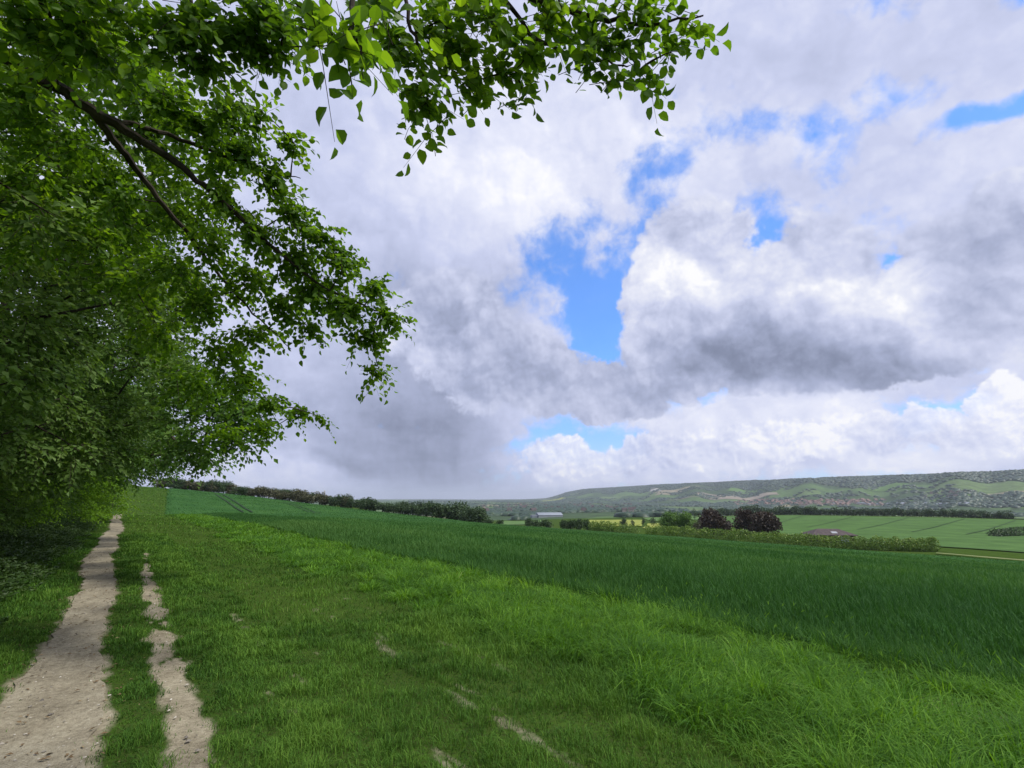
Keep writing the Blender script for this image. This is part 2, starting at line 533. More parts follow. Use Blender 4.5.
# ------------------------------------------------------------------ footpath geometry
def path_edges(u):
    c = -.16 + .08 * np.sin(u * .23 + .6) * sstep(3, 12, u) + .05 * np.sin(u * .71)
    hw = .235 + .05 * (vnoise(u * 1.7, u * 0 + 3) - .5) * 2
    return c - hw - .06 * (vnoise(u * 6, u * 0 + 9) - .5), c + hw + .06 * (vnoise(u * 6.3, u * 0 + 5) - .5)


def track_edges(u):
    c = .50 + .06 * np.sin(u * .31 + 1.) + .012 * u * sstep(2, 12, u)
    hw = .095 * sstep(17, 9, u) + .04 * (vnoise(u * 2.1, u * 0 + 21) - .5) * 2
    return c - hw, c + hw


def v_crop(u):
    return np.where(u < 112, 6.2, 6.2 + (u - 112) * .054) + .25 * (vnoise(u * .5, u * 0 + 2) - .5)


def bare_mask(u, v):
    """worn soil, 0..1"""
    b = 0
    for vc, wd, s, a in ((1.05, .10, 31, .5), (1.45, .08, 33, .45), (1.85, .09, 35, .5), (2.30, .12, 37, .5), (2.60, .08, 41, .42), (3.05, .09, 39, .4)):
        n = fbm(u * .9, v * 2.5, seed=s, oct=4)
        fine = fbm(u * 5., v * 9., seed=s + 1, oct=3)
        b = np.maximum(b, np.exp(-((v - vc - .1 * np.sin(u * .4 + s)) / wd) ** 2) * sstep(.40, .62, n) * sstep(.36, .64, fine) * a * 1.15)
    b = b * sstep(14, 7, u) * sstep(-6, 1, u)
    l, r = track_edges(u)
    n = fbm(u * 1.5, v * 3.5, seed=61, oct=3)
    fine = fbm(u * 4., v * 8., seed=63, oct=3)
    tr = sstep(-.10, .06, np.minimum(v - l, r - v) + (fine - .5) * .15) * sstep(.38, .52, n * .5 + fine * .5 + .06 * sstep(8, 4, u) + .03) * (u < 17)
    b = np.maximum(b, tr)
    pl, pr_ = path_edges(u)
    fe = fbm(u * 3.3, v * 7., seed=66, oct=4)
    b = np.maximum(b, sstep(-.16, .03, np.minimum(v - pl, pr_ - v) - .04 + (fe - .5) * .15) * (u < 60))
    # patch of dug soil at the right edge of the crop
    x, y = uv2xy(u, v)
    b = np.maximum(b, sstep(.62, .2, np.hypot((v - 5.5) / .5, (u - 1.1) / .9) * .6) * .9)
    return np.clip(b, 0, 1)


# ------------------------------------------------------------------ ground sheets
def polar_sheet(name, r0, r1, step, mats, extra_fn, az=62, da=.25, back=True):
    rs = np.exp(np.arange(math.log(r0), math.log(r1), step)); rs = np.append(rs, r1)
    a = np.arange(-az, az + da / 2, da)
    if back:
        a = np.concatenate([a, np.arange(az + 6, 360 - az, 6.)])
    nA, nR = len(a), len(rs)
    A, R = np.meshgrid(np.radians(a), rs)
    x, y = R * np.sin(A), R * np.cos(A)
    z = zt(x, y)
    v = np.stack([x, y, z], -1).reshape(-1, 3)
    i = np.arange(nR - 1)[:, None] * nA; j = np.arange(nA)[None]
    j2 = (j + 1) % nA
    if not back:
        j, j2 = j[:, :-1], j2[:, :-1]
    f = np.stack([i + j, i + j2, i + nA + j2, i + nA + j], -1).reshape(-1, 4)[:, ::-1]
    if back and r0 < 1:
        c = len(v); v = np.vstack([v, [[0, 0, float(zt(0., 0.01))]]])
        jj = np.arange(nA)
        f = np.vstack([f, np.stack([jj, np.full(nA, c), (jj + 1) % nA, jj], -1)[:, [0, 2, 1, 1]]]) if False else f
        x = np.append(x.ravel(), 0); y = np.append(y.ravel(), 0)
    return make_mesh(name, v, f, mats, extra=extra_fn(x.ravel(), y.ravel()), smooth=True)


def g_extra(x, y):
    u, v = xy2uv(x, y)
    return {'bare': bare_mask(u, v)}


def h_extra(x, y):
    r = np.hypot(x, y); th = np.degrees(np.arctan2(x, y))
    d = np.interp(th, RID_T, RID_D)
    q = r / d
    w = .12 + .75 * sstep(.72, .93, q) * sstep(2, 9, th)
    return {'wood': w}


me = polar_sheet('ground', .4, 700, .011, [M['ground']], g_extra)
tag(link('ground', me), kind='structure')
me = polar_sheet('hills', 700, 25000, .009, [M['hills']], h_extra)
tag(link('hills', me), kind='structure')


def strip_sheet(name, us, edge_fn, mat, off, nx=10, kind='structure'):
    l, r = edge_fn(us)
    t = np.linspace(0, 1, nx + 1)
    V = l[:, None] + (r - l)[:, None] * t[None]
    U = np.repeat(us[:, None], nx + 1, 1)
    x, y = uv2xy(U, V)
    z = zt(x, y) + off
    v = np.stack([x, y, z], -1).reshape(-1, 3)
    n = nx + 1
    i = np.arange(len(us) - 1)[:, None] * n; j = np.arange(nx)[None]
    f = np.stack([i + j, i + j + 1, i + n + j + 1, i + n + j], -1).reshape(-1, 4)
    o = link(name, make_mesh(name, v, f, [mat], smooth=True))
    tag(o, kind=kind)
    return o


us = np.concatenate([np.arange(-4, 14, .06), np.arange(14, 60, .3)])


def path_z(name):
    l, r = path_edges(us)
    t = np.linspace(0, 1, 25)
    V = l[:, None] + (r - l)[:, None] * t[None]; U = np.repeat(us[:, None], 25, 1)
    x, y = uv2xy(U, V)
    hollow = -.008 * np.sin(t * np.pi)[None] ** .8
    tread = np.maximum(-.004, (fbm(U * 4.5, V * 8, seed=71, oct=4) - .46) * .05) * np.sin(t * np.pi)[None]
    z = zt(x, y) + .012 + hollow + tread
    v = np.stack([x, y, z], -1).reshape(-1, 3)
    i = np.arange(len(us) - 1)[:, None] * 25; j = np.arange(24)[None]
    f = np.stack([i + j, i + j + 1, i + 26 + j, i + 25 + j], -1).reshape(-1, 4)
    tag(link(name, make_mesh(name, v, f, [M['soil']], smooth=True)), 'pale trodden chalk footpath along the wood edge', kind='structure')


path_z('footpath')

# crop canopy sheet: v from the field edge outwards, u from behind to the far hill
CAN = .30
uu = np.concatenate([np.arange(-90, -10, 4.), np.arange(-10, 30, .35), np.arange(30, 110, 1.), np.arange(110, 262, 2.)])
def vf(u):      # far boundary of the crop: keeps inside about 165-250 m of the camera
    return np.interp(u, [-90, 20, 60, 100, 150, 200, 262], [150, 158, 148, 132, 112, 88, 40])
t = np.concatenate([[0, .0008], np.linspace(.003, .12, 40), np.linspace(.13, 1, 90)])
a, b = v_crop(uu) + .35, vf(uu)
V = a[:, None] + (b - a)[:, None] * t[None]; U = np.repeat(uu[:, None], len(t), 1)
x, y = uv2xy(U, V)
z = zt(x, y) + CAN + (fbm(x * .8, y * .8, seed=44, oct=3) - .5) * .14
z = zt(x, y) + .01 + (z - zt(x, y) - .01) * sstep(0, 1.3, V - a[:, None])
z[:, -1] = zt(x[:, -1], y[:, -1]) + .01
n = len(t)
i = np.arange(len(uu) - 1)[:, None] * n; j = np.arange(n - 1)[None]
f = np.stack([i + j, i + j + 1, i + n + j + 1, i + n + j], -1).reshape(-1, 4)
tag(link('wheat_field', make_mesh('wheat_field', np.stack([x, y, z], -1).reshape(-1, 3), f, [M['crop']], smooth=True)), kind='structure')


def patch(name, corners, mat, off, label=None, nx=24, ny=12, wob=0.):
    """sheet draped over the ground between four ground points (x, y)"""
    c = np.array([p[:2] for p in corners])
    s, t = np.meshgrid(np.linspace(0, 1, nx + 1), np.linspace(0, 1, ny + 1))
    s, t = s[..., None], t[..., None]
    p = c[0] * (1 - s) * (1 - t) + c[1] * s * (1 - t) + c[2] * s * t + c[3] * (1 - s) * t
    if wob:
        p = p + np.stack([fbm(p[..., 0] / wob, p[..., 1] / wob, seed=80, oct=2) - .5, fbm(p[..., 0] / wob, p[..., 1] / wob, seed=81, oct=2) - .5], -1) * wob * .6
    x, y = p[..., 0], p[..., 1]
    z = zt(x, y) + off
    n = nx + 1
    i = np.arange(ny)[:, None] * n; j = np.arange(nx)[None]
    f = np.stack([i + j, i + j + 1, i + n + j + 1, i + n + j], -1).reshape(-1, 4)
    o = link(name, make_mesh(name, np.stack([x, y, z], -1).reshape(-1, 3), f, [mat], smooth=True))
    return tag(o, label, kind='structure')


def gp(px, r):
    return polar(px, r)


# far fields seen over the hedge
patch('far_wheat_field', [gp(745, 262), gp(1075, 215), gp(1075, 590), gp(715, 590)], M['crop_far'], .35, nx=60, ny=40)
patch('rapeseed_field', [gp(590, 400), gp(640, 385), gp(642, 560), gp(588, 600)], M['rape'], .5)
patch('rapeseed_field', [gp(640, 330), gp(690, 330), gp(684, 440), gp(646, 440)], M['rape'], .5)
patch('pasture', [gp(500, 520), gp(545, 520), gp(545, 640), gp(500, 640)], M['pasture'], .5)
patch('rapeseed_field', [gp(765, 300), gp(772, 300), gp(774, 420), gp(758, 420)], M['rape'], .55)
patch('pasture', [gp(650, 520), gp(700, 480), gp(705, 640), gp(640, 660)], M['pasture'], .5)
patch('pasture', [gp(960, 620), gp(1075, 600), gp(1075, 740), gp(940, 740)], M['pasture'], .6)
patch('farm_track', [gp(925, 168), gp(1075, 160), gp(1075, 162), gp(925, 170)], M['dry'], .40, nx=40, ny=3)

# ------------------------------------------------------------------ tramlines
TRAM = []


def tramline(pts, w, off=.04, name='tramline'):
    pts = np.array(pts)[:, :2]
    TRAM.append((pts[0], pts[-1], w))
    seg = np.linspace(0, 1, 60)
    k = np.linspace(0, 1, len(pts))
    x = np.interp(seg, k, pts[:, 0]); y = np.interp(seg, k, pts[:, 1])
    d = norm(np.stack([np.gradient(x), np.gradient(y)], -1)); nrm = np.stack([-d[:, 1], d[:, 0]], -1)
    L = np.stack([x, y], -1) + nrm * w / 2; R = np.stack([x, y], -1) - nrm * w / 2
    P = np.stack([L, R], 1)
    z = zt(P[..., 0], P[..., 1]) + CAN + off + .12
    v = np.concatenate([P, z[..., None]], -1).reshape(-1, 3)
    i = np.arange(59) * 2
    f = np.stack([i, i + 1, i + 3, i + 2], -1)
    tag(link(name, make_mesh(name, v, f, [M['tram']])), kind='structure')


for (a, b) in (((215, 495), (243, 514)), ((222, 495), (252, 514))):
    p, q = ground(*a, rmin=100, rmax=265), ground(*b, rmin=100, rmax=265)
    tramline([p, q], .5)
for (a, b) in (((283, 503), (315, 515)), ((288, 503), (320, 515))):
    p, q = ground(*a, rmin=100, rmax=250), ground(*b, rmin=90, rmax=250)
    tramline([p, q], .35)
for px0, px1 in ((800, 770), (850, 812), (905, 862), (960, 915), (1010, 968)):
    tramline([polar(px0, 560), polar(px1 - 10, 330)], .6, .18)

# ------------------------------------------------------------------ grass and wheat blades
def blades(acc, P, h, w, lean, bend, tint, seg=3):
    """P roots; h height; w width; lean azimuth; bend 0..1"""
    n = len(P)
    ld = np.stack([np.cos(lean), np.sin(lean), np.zeros(n)], -1)
    fa = lean + np.pi / 2 + rng.normal(0, .5, n)
    wd = np.stack([np.cos(fa), np.sin(fa), np.zeros(n)], -1)
    vs = []
    for k in range(seg + 1):
        t = k / seg
        out = bend * (t ** 1.8)
        zz = t * (1 - .45 * bend * t * t)
        c = P + ld * (h * out * .85)[:, None] + np.array([0, 0, 1.]) * (h * zz)[:, None]
        if k < seg:
            ww = (w * (1 - .55 * t) * .5)[:, None]
            vs += [c - wd * ww, c + wd * ww]
        else:
            vs.append(c)
    v = np.stack(vs, 1); K = v.shape[1]
    f0 = []
    for k in range(seg - 1):
        a = 2 * k
        f0 += [[a, a + 1, a + 3], [a, a + 3, a + 2]]
    f0.append([2 * seg - 2, 2 * seg - 1, 2 * seg])
    f = (np.arange(n)[:, None, None] * K + np.array(f0)[None]).reshape(-1, 3)
    acc.add(v.reshape(-1, 3), f, np.repeat(tint, K))


def wedge(n, r0, r1, p=1.0, az=(-60, 58)):
    """n points, area density falling as r**-p"""
    q = rng.random(n); e = 2 - p
    r = (r0 ** e + q * (r1 ** e - r0 ** e)) ** (1 / e) if abs(e) > 1e-3 else r0 * (r1 / r0) ** q
    a = np.radians(rng.uniform(az[0], az[1], n))
    return r * np.sin(a), r * np.cos(a), r


def seed_heads(acc, P, h, lean, size):
    n = len(P)
    ld = np.stack([np.cos(lean), np.sin(lean), np.zeros(n)], -1)
    top = P + np.array([0, 0, 1.]) * h[:, None] + ld * (h * .15)[:, None]
    for s in range(3):
        a = rng.uniform(0, 6.28, n)
        side = np.stack([np.cos(a), np.sin(a), np.zeros(n)], -1)
        leaves(acc, top, ld * .6 + np.array([0, 0, .75]) + rng.normal(0, .1, (n, 3)), side, size * (1 + .3 * rng.random(n)), np.full(n, .9), aspect=.09)


GR, TG, WH = Acc(), Acc(), Acc()
# short sward
for (n, r0, r1, p, seg) in ((170000, 1.6, 7, .6, 3), (150000, 7, 20, 1.0, 2), (110000, 20, 62, 1.2, 2), (60000, 62, 285, 1.3, 2), (130000, 0, 0, 0, 2)):
    if r1:
        x, y, r = wedge(n, r0, r1, p, az=(-60, 58) if r0 < 60 else (-46, -33))
        u, v = xy2uv(x, y)
    else:           # both sides of the bare tracks
        u = 1.2 + 24 * rng.random(n) ** 1.8; v = rng.uniform(-1.7, 1.6, n)
        x, y = uv2xy(u, v); r = np.hypot(x, y)
    l, rr = path_edges(u)
    edge = rng.random(len(u))
    on_path = (v > l + .15 * edge ** 2) & (v < rr - .16 * edge ** 2)
    bm = bare_mask(u, v)
    keep = (v > -3.2) & (v < v_crop(u) + .2) & ~on_path & (rng.random(len(u)) > bm * .93)
    x, y, r, u, v, bm = (q[keep] for q in (x, y, r, u, v, bm))
    tall = sstep(2.6, 4.2, v + (fbm(u * .7, v * .9, seed=12) - .5) * 1.6)
    patchy = fbm(u * 1.4, v * 1.4, seed=13, oct=3)
    nearp = np.minimum(np.abs(v - rr[keep]), np.abs(v - l[keep]))
    clump = fbm(u * 5.5, v * 5.5, seed=27, oct=2)
    hh = (.035 + .075 * patchy) * (.55 + .9 * sstep(.35, .65, clump)) * (1 - .35 * sstep(.3, .02, nearp)) * (1 - .5 * bm) + .12 * tall * patchy + .07 * sstep(-.9, -1.8, v)
    hh = hh * rng.uniform(.6, 1.35, len(r))
    w = np.maximum(.0042, r * .0011) * rng.uniform(.7, 1.3, len(r))
    tint = np.clip(rng.normal(.42, .22, len(r)) + (patchy - .5) * .6 + (clump - .5) * .7 + (fbm(u * .6, v * 1.6, seed=16, oct=3) - .5) * .9, 0, .9)
    tint = np.where(rng.random(len(r)) < .02 + .06 * (bm > .1), 1., tint)
    blades(GR, np.stack([x, y, zt(x, y) - .01], -1), hh, w, rng.uniform(0, 6.28, len(r)), rng.uniform(.2, 1.1, len(r)), tint, seg)
# tall margin grass in tussocks
for (n, r0, r1, p, seg) in ((120000, 2.2, 9, .5, 3), (130000, 9, 24, .9, 3), (70000, 24, 62, 1.1, 2)):
    x, y, r = wedge(n, r0, r1, p)
    u, v = xy2uv(x, y)
    band = sstep(3.0, 4.1, v + (fbm(u * .55, v * .7, seed=12) - .5) * 1.9)
    tus = fbm(u * 1.15, v * 1.15, seed=14, oct=3)
    keep = (v < v_crop(u) + .75) & (band > .05) & (rng.random(len(u)) < band * (.35 + 1.1 * sstep(.35, .62, tus))) & (rng.random(len(u)) > bare_mask(u, v))
    x, y, r, u, v, tus, band = (q[keep] for q in (x, y, r, u, v, tus, band))
    hh = band * (.09 + .20 * sstep(.36, .66, tus)) * rng.uniform(.5, 1.3, len(r))
    w = np.maximum(.0075, r * .00125) * rng.uniform(.6, 1.4, len(r))
    lean = rng.normal(0, 1.2, len(r)) + (fbm(u * .5, v * .5, seed=15) - .5) * 8
    tint = np.clip(rng.normal(.42, .22, len(r)) + (tus - .5) * .7 + (fbm(u * .35, v * .5, seed=19) - .5) * .6, 0, .92)
    P = np.stack([x, y, zt(x, y) - .01], -1)
    blades(TG, P, hh, w, lean, rng.uniform(.4, 1.7, len(r)), tint, seg)
    sh = np.nonzero((rng.random(len(r)) < .02) & (r < 18) & (hh > .2))[0]
    if len(sh):
        hs = hh[sh] * 1.25
        blades(TG, P[sh], hs, np.full(len(sh), .003), lean[sh], np.full(len(sh), .2), np.full(len(sh), .8), 2)
        seed_heads(TG, P[sh], hs * .96, lean[sh], .055)
# tussocks: fountains of arching blades
nt_ = 1500
u = -2 + 62 * rng.random(nt_) ** 1.9
v = rng.uniform(3.3, 6.9, nt_)
ok = (sstep(3.0, 4.1, v + (fbm(u * .55, v * .7, seed=12) - .5) * 1.9) > .45) & (rng.random(nt_) > .8 * bare_mask(u, v)) & (v < v_crop(u) + .7)
u, v = u[ok], v[ok]
for i in range(len(u)):
    d = math.hypot(u[i], v[i])
    nb = int(np.clip(1100 / (d + 1), 28, 210))
    R_ = rng.uniform(.10, .24); hb = rng.uniform(.16, .36) * (.75 if v[i] < 4.2 else 1)
    a = rng.uniform(0, 6.28, nb); q = np.sqrt(rng.random(nb)) * R_
    bu, bv = u[i] + np.cos(a) * q, v[i] + np.sin(a) * q
    x, y = uv2xy(bu, bv)
    ex, ey = uv2xy(np.cos(a), np.sin(a))
    tn = np.where(rng.random(nb) < .03, 1., np.clip(rng.normal(rng.uniform(.3, .72), .13, nb), 0, .92))
    blades(TG, np.stack([x, y, zt(x, y) - .01], -1), hb * rng.uniform(.5, 1.25, nb), np.maximum(.007, d * .00125) * rng.uniform(.6, 1.3, nb),
           np.arctan2(ey, ex) + rng.normal(0, .5, nb), np.clip(.35 + 1.1 * q / R_ + rng.normal(0, .25, nb), .1, 1.7), tn, 3 if d < 25 else 2)
# wheat
for (n, r0, r1, p, seg) in ((110000, 5, 16, .5, 2), (150000, 16, 45, .9, 2), (150000, 45, 262, 1.35, 2), (70000, 0, 0, 0, 2)):
    if r1:
        x, y, r = wedge(n, r0, r1, p, az=(-40, 58))
        u, v = xy2uv(x, y)
    else:       # thick growth along the near edge of the crop
        u = -3 + 63 * rng.random(n) ** 1.6; v = v_crop(u) + 3.2 * rng.random(n) ** 1.5
        x, y = uv2xy(u, v); r = np.hypot(x, y)
    keep = (v > v_crop(u) + .05) & (v < vf(u) - 1) & (u < 255)
    x, y, r, u, v = (q[keep] for q in (x, y, r, u, v))
    for p_, q_, w_ in TRAM:
        dv_ = q_ - p_; t_ = np.clip(((x - p_[0]) * dv_[0] + (y - p_[1]) * dv_[1]) / (dv_ @ dv_), 0, 1)
        far_ = np.hypot(x - p_[0] - t_ * dv_[0], y - p_[1] - t_ * dv_[1]) > w_ * .5 + .2
        x, y, r, u, v = (k_[far_] for k_ in (x, y, r, u, v))
    # drill rows run with the field edge
    row = .165 * np.maximum(1, np.round(r / 30))
    v = np.where(r < 30, np.round(v / row) * row + rng.normal(0, .025, len(v)), v)
    x, y = uv2xy(u, v)
    big = fbm(u * .12, v * .12, seed=18)
    hh = (.20 + .16 * big ) * rng.uniform(.7, 1.3, len(r)) * (1 - .35 * sstep(50, 140, r))
    base = (CAN - .05) * sstep(.35, 1.65, v - v_crop(u))
    hh = (hh + (CAN - .05 - base)) * (.6 + .4 * sstep(.2, 3., v - v_crop(u)))
    w = np.maximum(.009, r * .00125) * rng.uniform(.7, 1.4, len(r))
    tint = np.clip(rng.normal(.42, .17, len(r)) + (big - .5) * .6 + (fbm(u / 14., v / 5., seed=23, oct=3) - .5) * 1.0 + .03 - .32 * sstep(110, 210, r), 0, .9)
    blades(WH, np.stack([x, y, zt(x, y) + base], -1), hh, w, rng.uniform(0, 6.28, len(r)), rng.uniform(.1, .75, len(r)), tint, seg)
tag(link('grass', GR.mesh('grass', M['grass'])), 'short rough grass beside the chalk path', 'grass', kind='stuff')
tag(link('tall_grass', TG.mesh('tall_grass', M['tall_grass'])), 'long lush tussocky grass along the edge of the wheat', 'tall grass', kind='stuff')
tag(link('wheat_crop', WH.mesh('wheat_crop', M['wheat'])), 'dark green young wheat filling the big field', 'wheat', kind='stuff')

# stones lying on the bare soil
PB = Acc()
n = 700
u = 1.5 + 20 * rng.random(n) ** 1.5
l, rr = path_edges(u); l2, r2 = track_edges(u)
on = rng.random(n) < .62
v = np.where(on, l - .05 + (rr - l + .1) * rng.random(n), l2 + (r2 - l2) * rng.random(n))
x, y = uv2xy(u, v)
sz = np.minimum(.016, .003 + .003 * rng.exponential(1., n))
oc = np.array([[1, 0, 0], [-1, 0, 0], [0, 1, 0], [0, -1, 0], [0, 0, 1], [0, 0, -1]], float)
of = np.array([[0, 2, 4], [2, 1, 4], [1, 3, 4], [3, 0, 4], [2, 0, 5], [1, 2, 5], [3, 1, 5], [0, 3, 5]])
vv = oc[None] * rng.uniform(.6, 1.4, (n, 6, 1)) * (sz[:, None] * np.stack([rng.uniform(.8, 1.5, n), rng.uniform(.8, 1.5, n), rng.uniform(.4, .8, n)], -1))[:, None]
vv = vv + np.stack([x, y, zt(x, y) + .014], -1)[:, None]
PB.add(vv.reshape(-1, 3), (np.arange(n)[:, None, None] * 6 + of[None]).reshape(-1, 3), np.repeat(rng.random(n), 6))
tag(link('stones', PB.mesh('stones', plain_mat('flints and chalk lumps', [(.35, (.10, .09, .08)), (.5, (.32, .29, .24)), (.7, (.60, .57, .50))], scale=5, detail=2))), 'small stones scattered on the bare path', 'stones', kind='stuff')
# dead leaves and straw along the path edges
LT = Acc()
n = 900
u = 1.8 + 16 * rng.random(n) ** 1.4
l, rr = path_edges(u)
v = np.where(rng.random(n) < .5, l, rr) + rng.normal(0, .13, n)
x, y = uv2xy(u, v)
a = rng.uniform(0, 6.28, n)
leaves(LT, np.stack([x, y, zt(x, y) + .018], -1), np.stack([np.cos(a), np.sin(a), rng.normal(.05, .12, n)], -1), np.array([0, 0, 1.]) + rng.normal(0, .25, (n, 3)), rng.uniform(.012, .05, n), rng.random(n), aspect=.4)
tag(link('leaf_litter', LT.mesh('leaf_litter', plain_mat('dead leaves', [(.3, (.06, .04, .022)), (.5, (.16, .11, .06)), (.7, (.30, .24, .14))], scale=9, detail=2))), 'dead leaves and straw along the edges of the path', 'leaf litter', kind='stuff')

# verge undergrowth left of the path
UG, UT = Acc(), Acc()
n = 2600
u = rng.uniform(5, 46, n) ** 1.0; v = -rng.uniform(1.15, 3.0, n)
v = np.where(rng.random(n) < .25, v + .3, v)
x, y = uv2xy(u, v)
P = np.stack([x, y, zt(x, y)], -1)
hgt = rng.uniform(.12, .5, n) * sstep(-.8, -2.2, v) + .06
for k in range(4):
    a = rng.uniform(0, 6.28, n)
    D = np.stack([np.cos(a) * .6, np.sin(a) * .6, np.ones(n) * .5], -1)
    sprays(UG, UT, P + np.array([0, 0, 1]) * (hgt * k / 4)[:, None], D, .16 + hgt * .35, 6, .075, droop=.3, tint=rng.random(n) * .8)
o = link('undergrowth', UG.mesh('undergrowth', M['weed'])); tag(o, 'leafy weeds and nettles on the bank left of the path', 'undergrowth', kind='stuff')

# ------------------------------------------------------------------ trees
def build_tree(name, label, cat, base, trunk_h, trunk_r, clumps, leaf, mat, group=None, n_spray=40, m=8, L=.55, fancy=False, droop=.25,
               limbs=(), seed=None, tw_r=.004, center=None, k_branch=1.0, aspect=.62, trunk_lean=(0, 0)):
    """clumps: list of (centre xyz, radius, weight); limbs: list of polylines with radii"""
    base = np.asarray(base, float)
    root = empty(name, base, label, cat, group)
    off = base
    tr = Acc()
    top = base + np.array([trunk_lean[0], trunk_lean[1], trunk_h])
    tp = curve(base - np.array([0, 0, .15]), top, 0, 10, .03)
    rad = np.linspace(trunk_r, trunk_r * .45, 10); rad[0] *= 1.45; rad[1] *= 1.12
    tube(tr, tp, rad, 10)
    br = Acc(); cr = Acc()
    for pts, rads in limbs:
        P_ = smooth_poly(pts, 6)
        R_ = np.interp(np.linspace(0, 1, len(P_)), np.linspace(0, 1, len(rads)), rads)
        P_ = P_ + rng.normal(0, .008, P_.shape)
        tube(br, P_, R_, 7)
    cen = np.mean([c[0] for c in clumps], axis=0) if center is None else np.asarray(center)
    skel = [p for pts, _ in limbs for p in smooth_poly(pts, 4)] + list(tp[4:])
    skel = np.array(skel)
    rest = [np.asarray(c[0], float) for c in clumps]
    order = np.argsort([np.linalg.norm(skel - c, axis=1).min() for c in rest])
    for c, rc, wgt in [clumps[k] for k in order]:
        c = np.asarray(c, float)
        # branch from the nearest wood grown so far, by preference from below
        dd = np.linalg.norm(skel - c, axis=1) + np.maximum(0, skel[:, 2] - c[2]) * .35
        s0 = skel[np.argmin(dd)]
        d = np.linalg.norm(c - s0)
        if d > .12:
            b = curve(s0, c, .08, 6, .06)
            r0 = min(.012 + .010 * d, trunk_r * .3) * k_branch
            tube(br, b, np.linspace(r0, .005 * k_branch, 6), 5)
            skel = np.vstack([skel, b[2:]])
        ns = max(1, int(n_spray * wgt))
        q = rng.normal(0, 1, (ns, 3)); q = norm(q) * (rng.random((ns, 1)) ** .45)
        P = c + q * rc * np.array([1, 1, .75])
        out = norm(P - cen) * .6 + norm(q) * .7 + rng.normal(0, .3, (ns, 3)); out[:, 2] = out[:, 2] * .45
        sprays(cr, br, P - out * .2, out, L * rng.uniform(.6, 1.25, ns), m, leaf, fancy, droop, rng.random(ns), tw_r=tw_r, aspect=aspect)
    for nm, acc, mt in (('trunk', tr, M['bark']), ('branches', br, M['bark']), ('crown', cr, mat)):
        if not acc.v: continue
        me = make_mesh(nm, np.concatenate(acc.v) - off, np.concatenate(acc.f), [mt], tint=np.concatenate(acc.t), smooth=(nm == 'trunk'))
        link(nm, me, root)
    return root


def pclump(px, py, s, rpx, w=1.0):
    return (at(px, py, s), rpx * s / F, w)


# hero tree: trunk just left of the view, limbs reaching over the path
bx, by = uv2xy(2.3, -3.4)
hero_base = np.array([bx, by, float(zt(bx, by))])
fork = hero_base + np.array([.1, .1, 4.2])
limbA = [fork, at(-140, -10, 3.5), at(-60, 25, 3.5), at(0, 55, 3.6), at(58, 88, 3.7), at(108, 120, 3.9), at(160, 152, 4.1), at(205, 186, 4.3), at(258, 235, 4.5), at(330, 290, 4.6), at(398, 318, 4.6)]
limbB = [at(92, 112, 3.85), at(122, 150, 4.1), at(150, 188, 4.4), at(200, 250, 4.8), at(245, 305, 5.0), at(292, 350, 5.2)]
limbC = [at(108, 120, 3.9), at(150, 128, 4.1), at(210, 150, 4.4), at(262, 170, 4.6), at(300, 178, 4.6)]
limbD = [fork, at(-160, -150, 3.0), at(0, -140, 2.6), at(180, -110, 2.4), at(330, -70, 2.4), at(450, -25, 2.4), at(560, 8, 2.4), at(630, 22, 2.4), at(705, 16, 2.4)]
limbE = [at(150, -118, 2.45), at(180, -40, 2.5), at(200, 30, 2.6), at(230, 48, 2.7), at(280, 55, 2.7)]
limbF = [at(390, -45, 2.4), at(410, 20, 2.35), at(422, 70, 2.35), at(430, 112, 2.35)]
limbG = [at(500, -8, 2.4), at(540, 40, 2.4), at(600, 60, 2.4), at(640, 70, 2.4)]
limbH = [at(300, -80, 2.0), at(340, -30, 1.5), at(352, 20, 1.35), at(362, 50, 1.3)]
limbI = [at(0, -140, 2.6), at(20, -60, 2.4), at(40, 0, 2.4), at(60, 40, 2.5)]
limbs = [(limbA, [.075, .066, .06, .053, .047, .041, .032, .025, .018, .011, .005]), (limbB, [.034, .03, .024, .018, .011, .004]), (limbC, [.022, .02, .016, .010, .004]),
         (limbD, [.08, .06, .05, .04, .03, .022, .015, .01, .004]), (limbE, [.018, .014, .01, .007, .003]), (limbF, [.012, .009, .006, .003]),
         (limbG, [.012, .009, .006, .003]), (limbH, [.02, .01, .006, .003]), (limbI, [.03, .018, .01, .005])]
cl = []
OVER = lambda px, py, s: py < 170 and px > 295 and s < 2.6
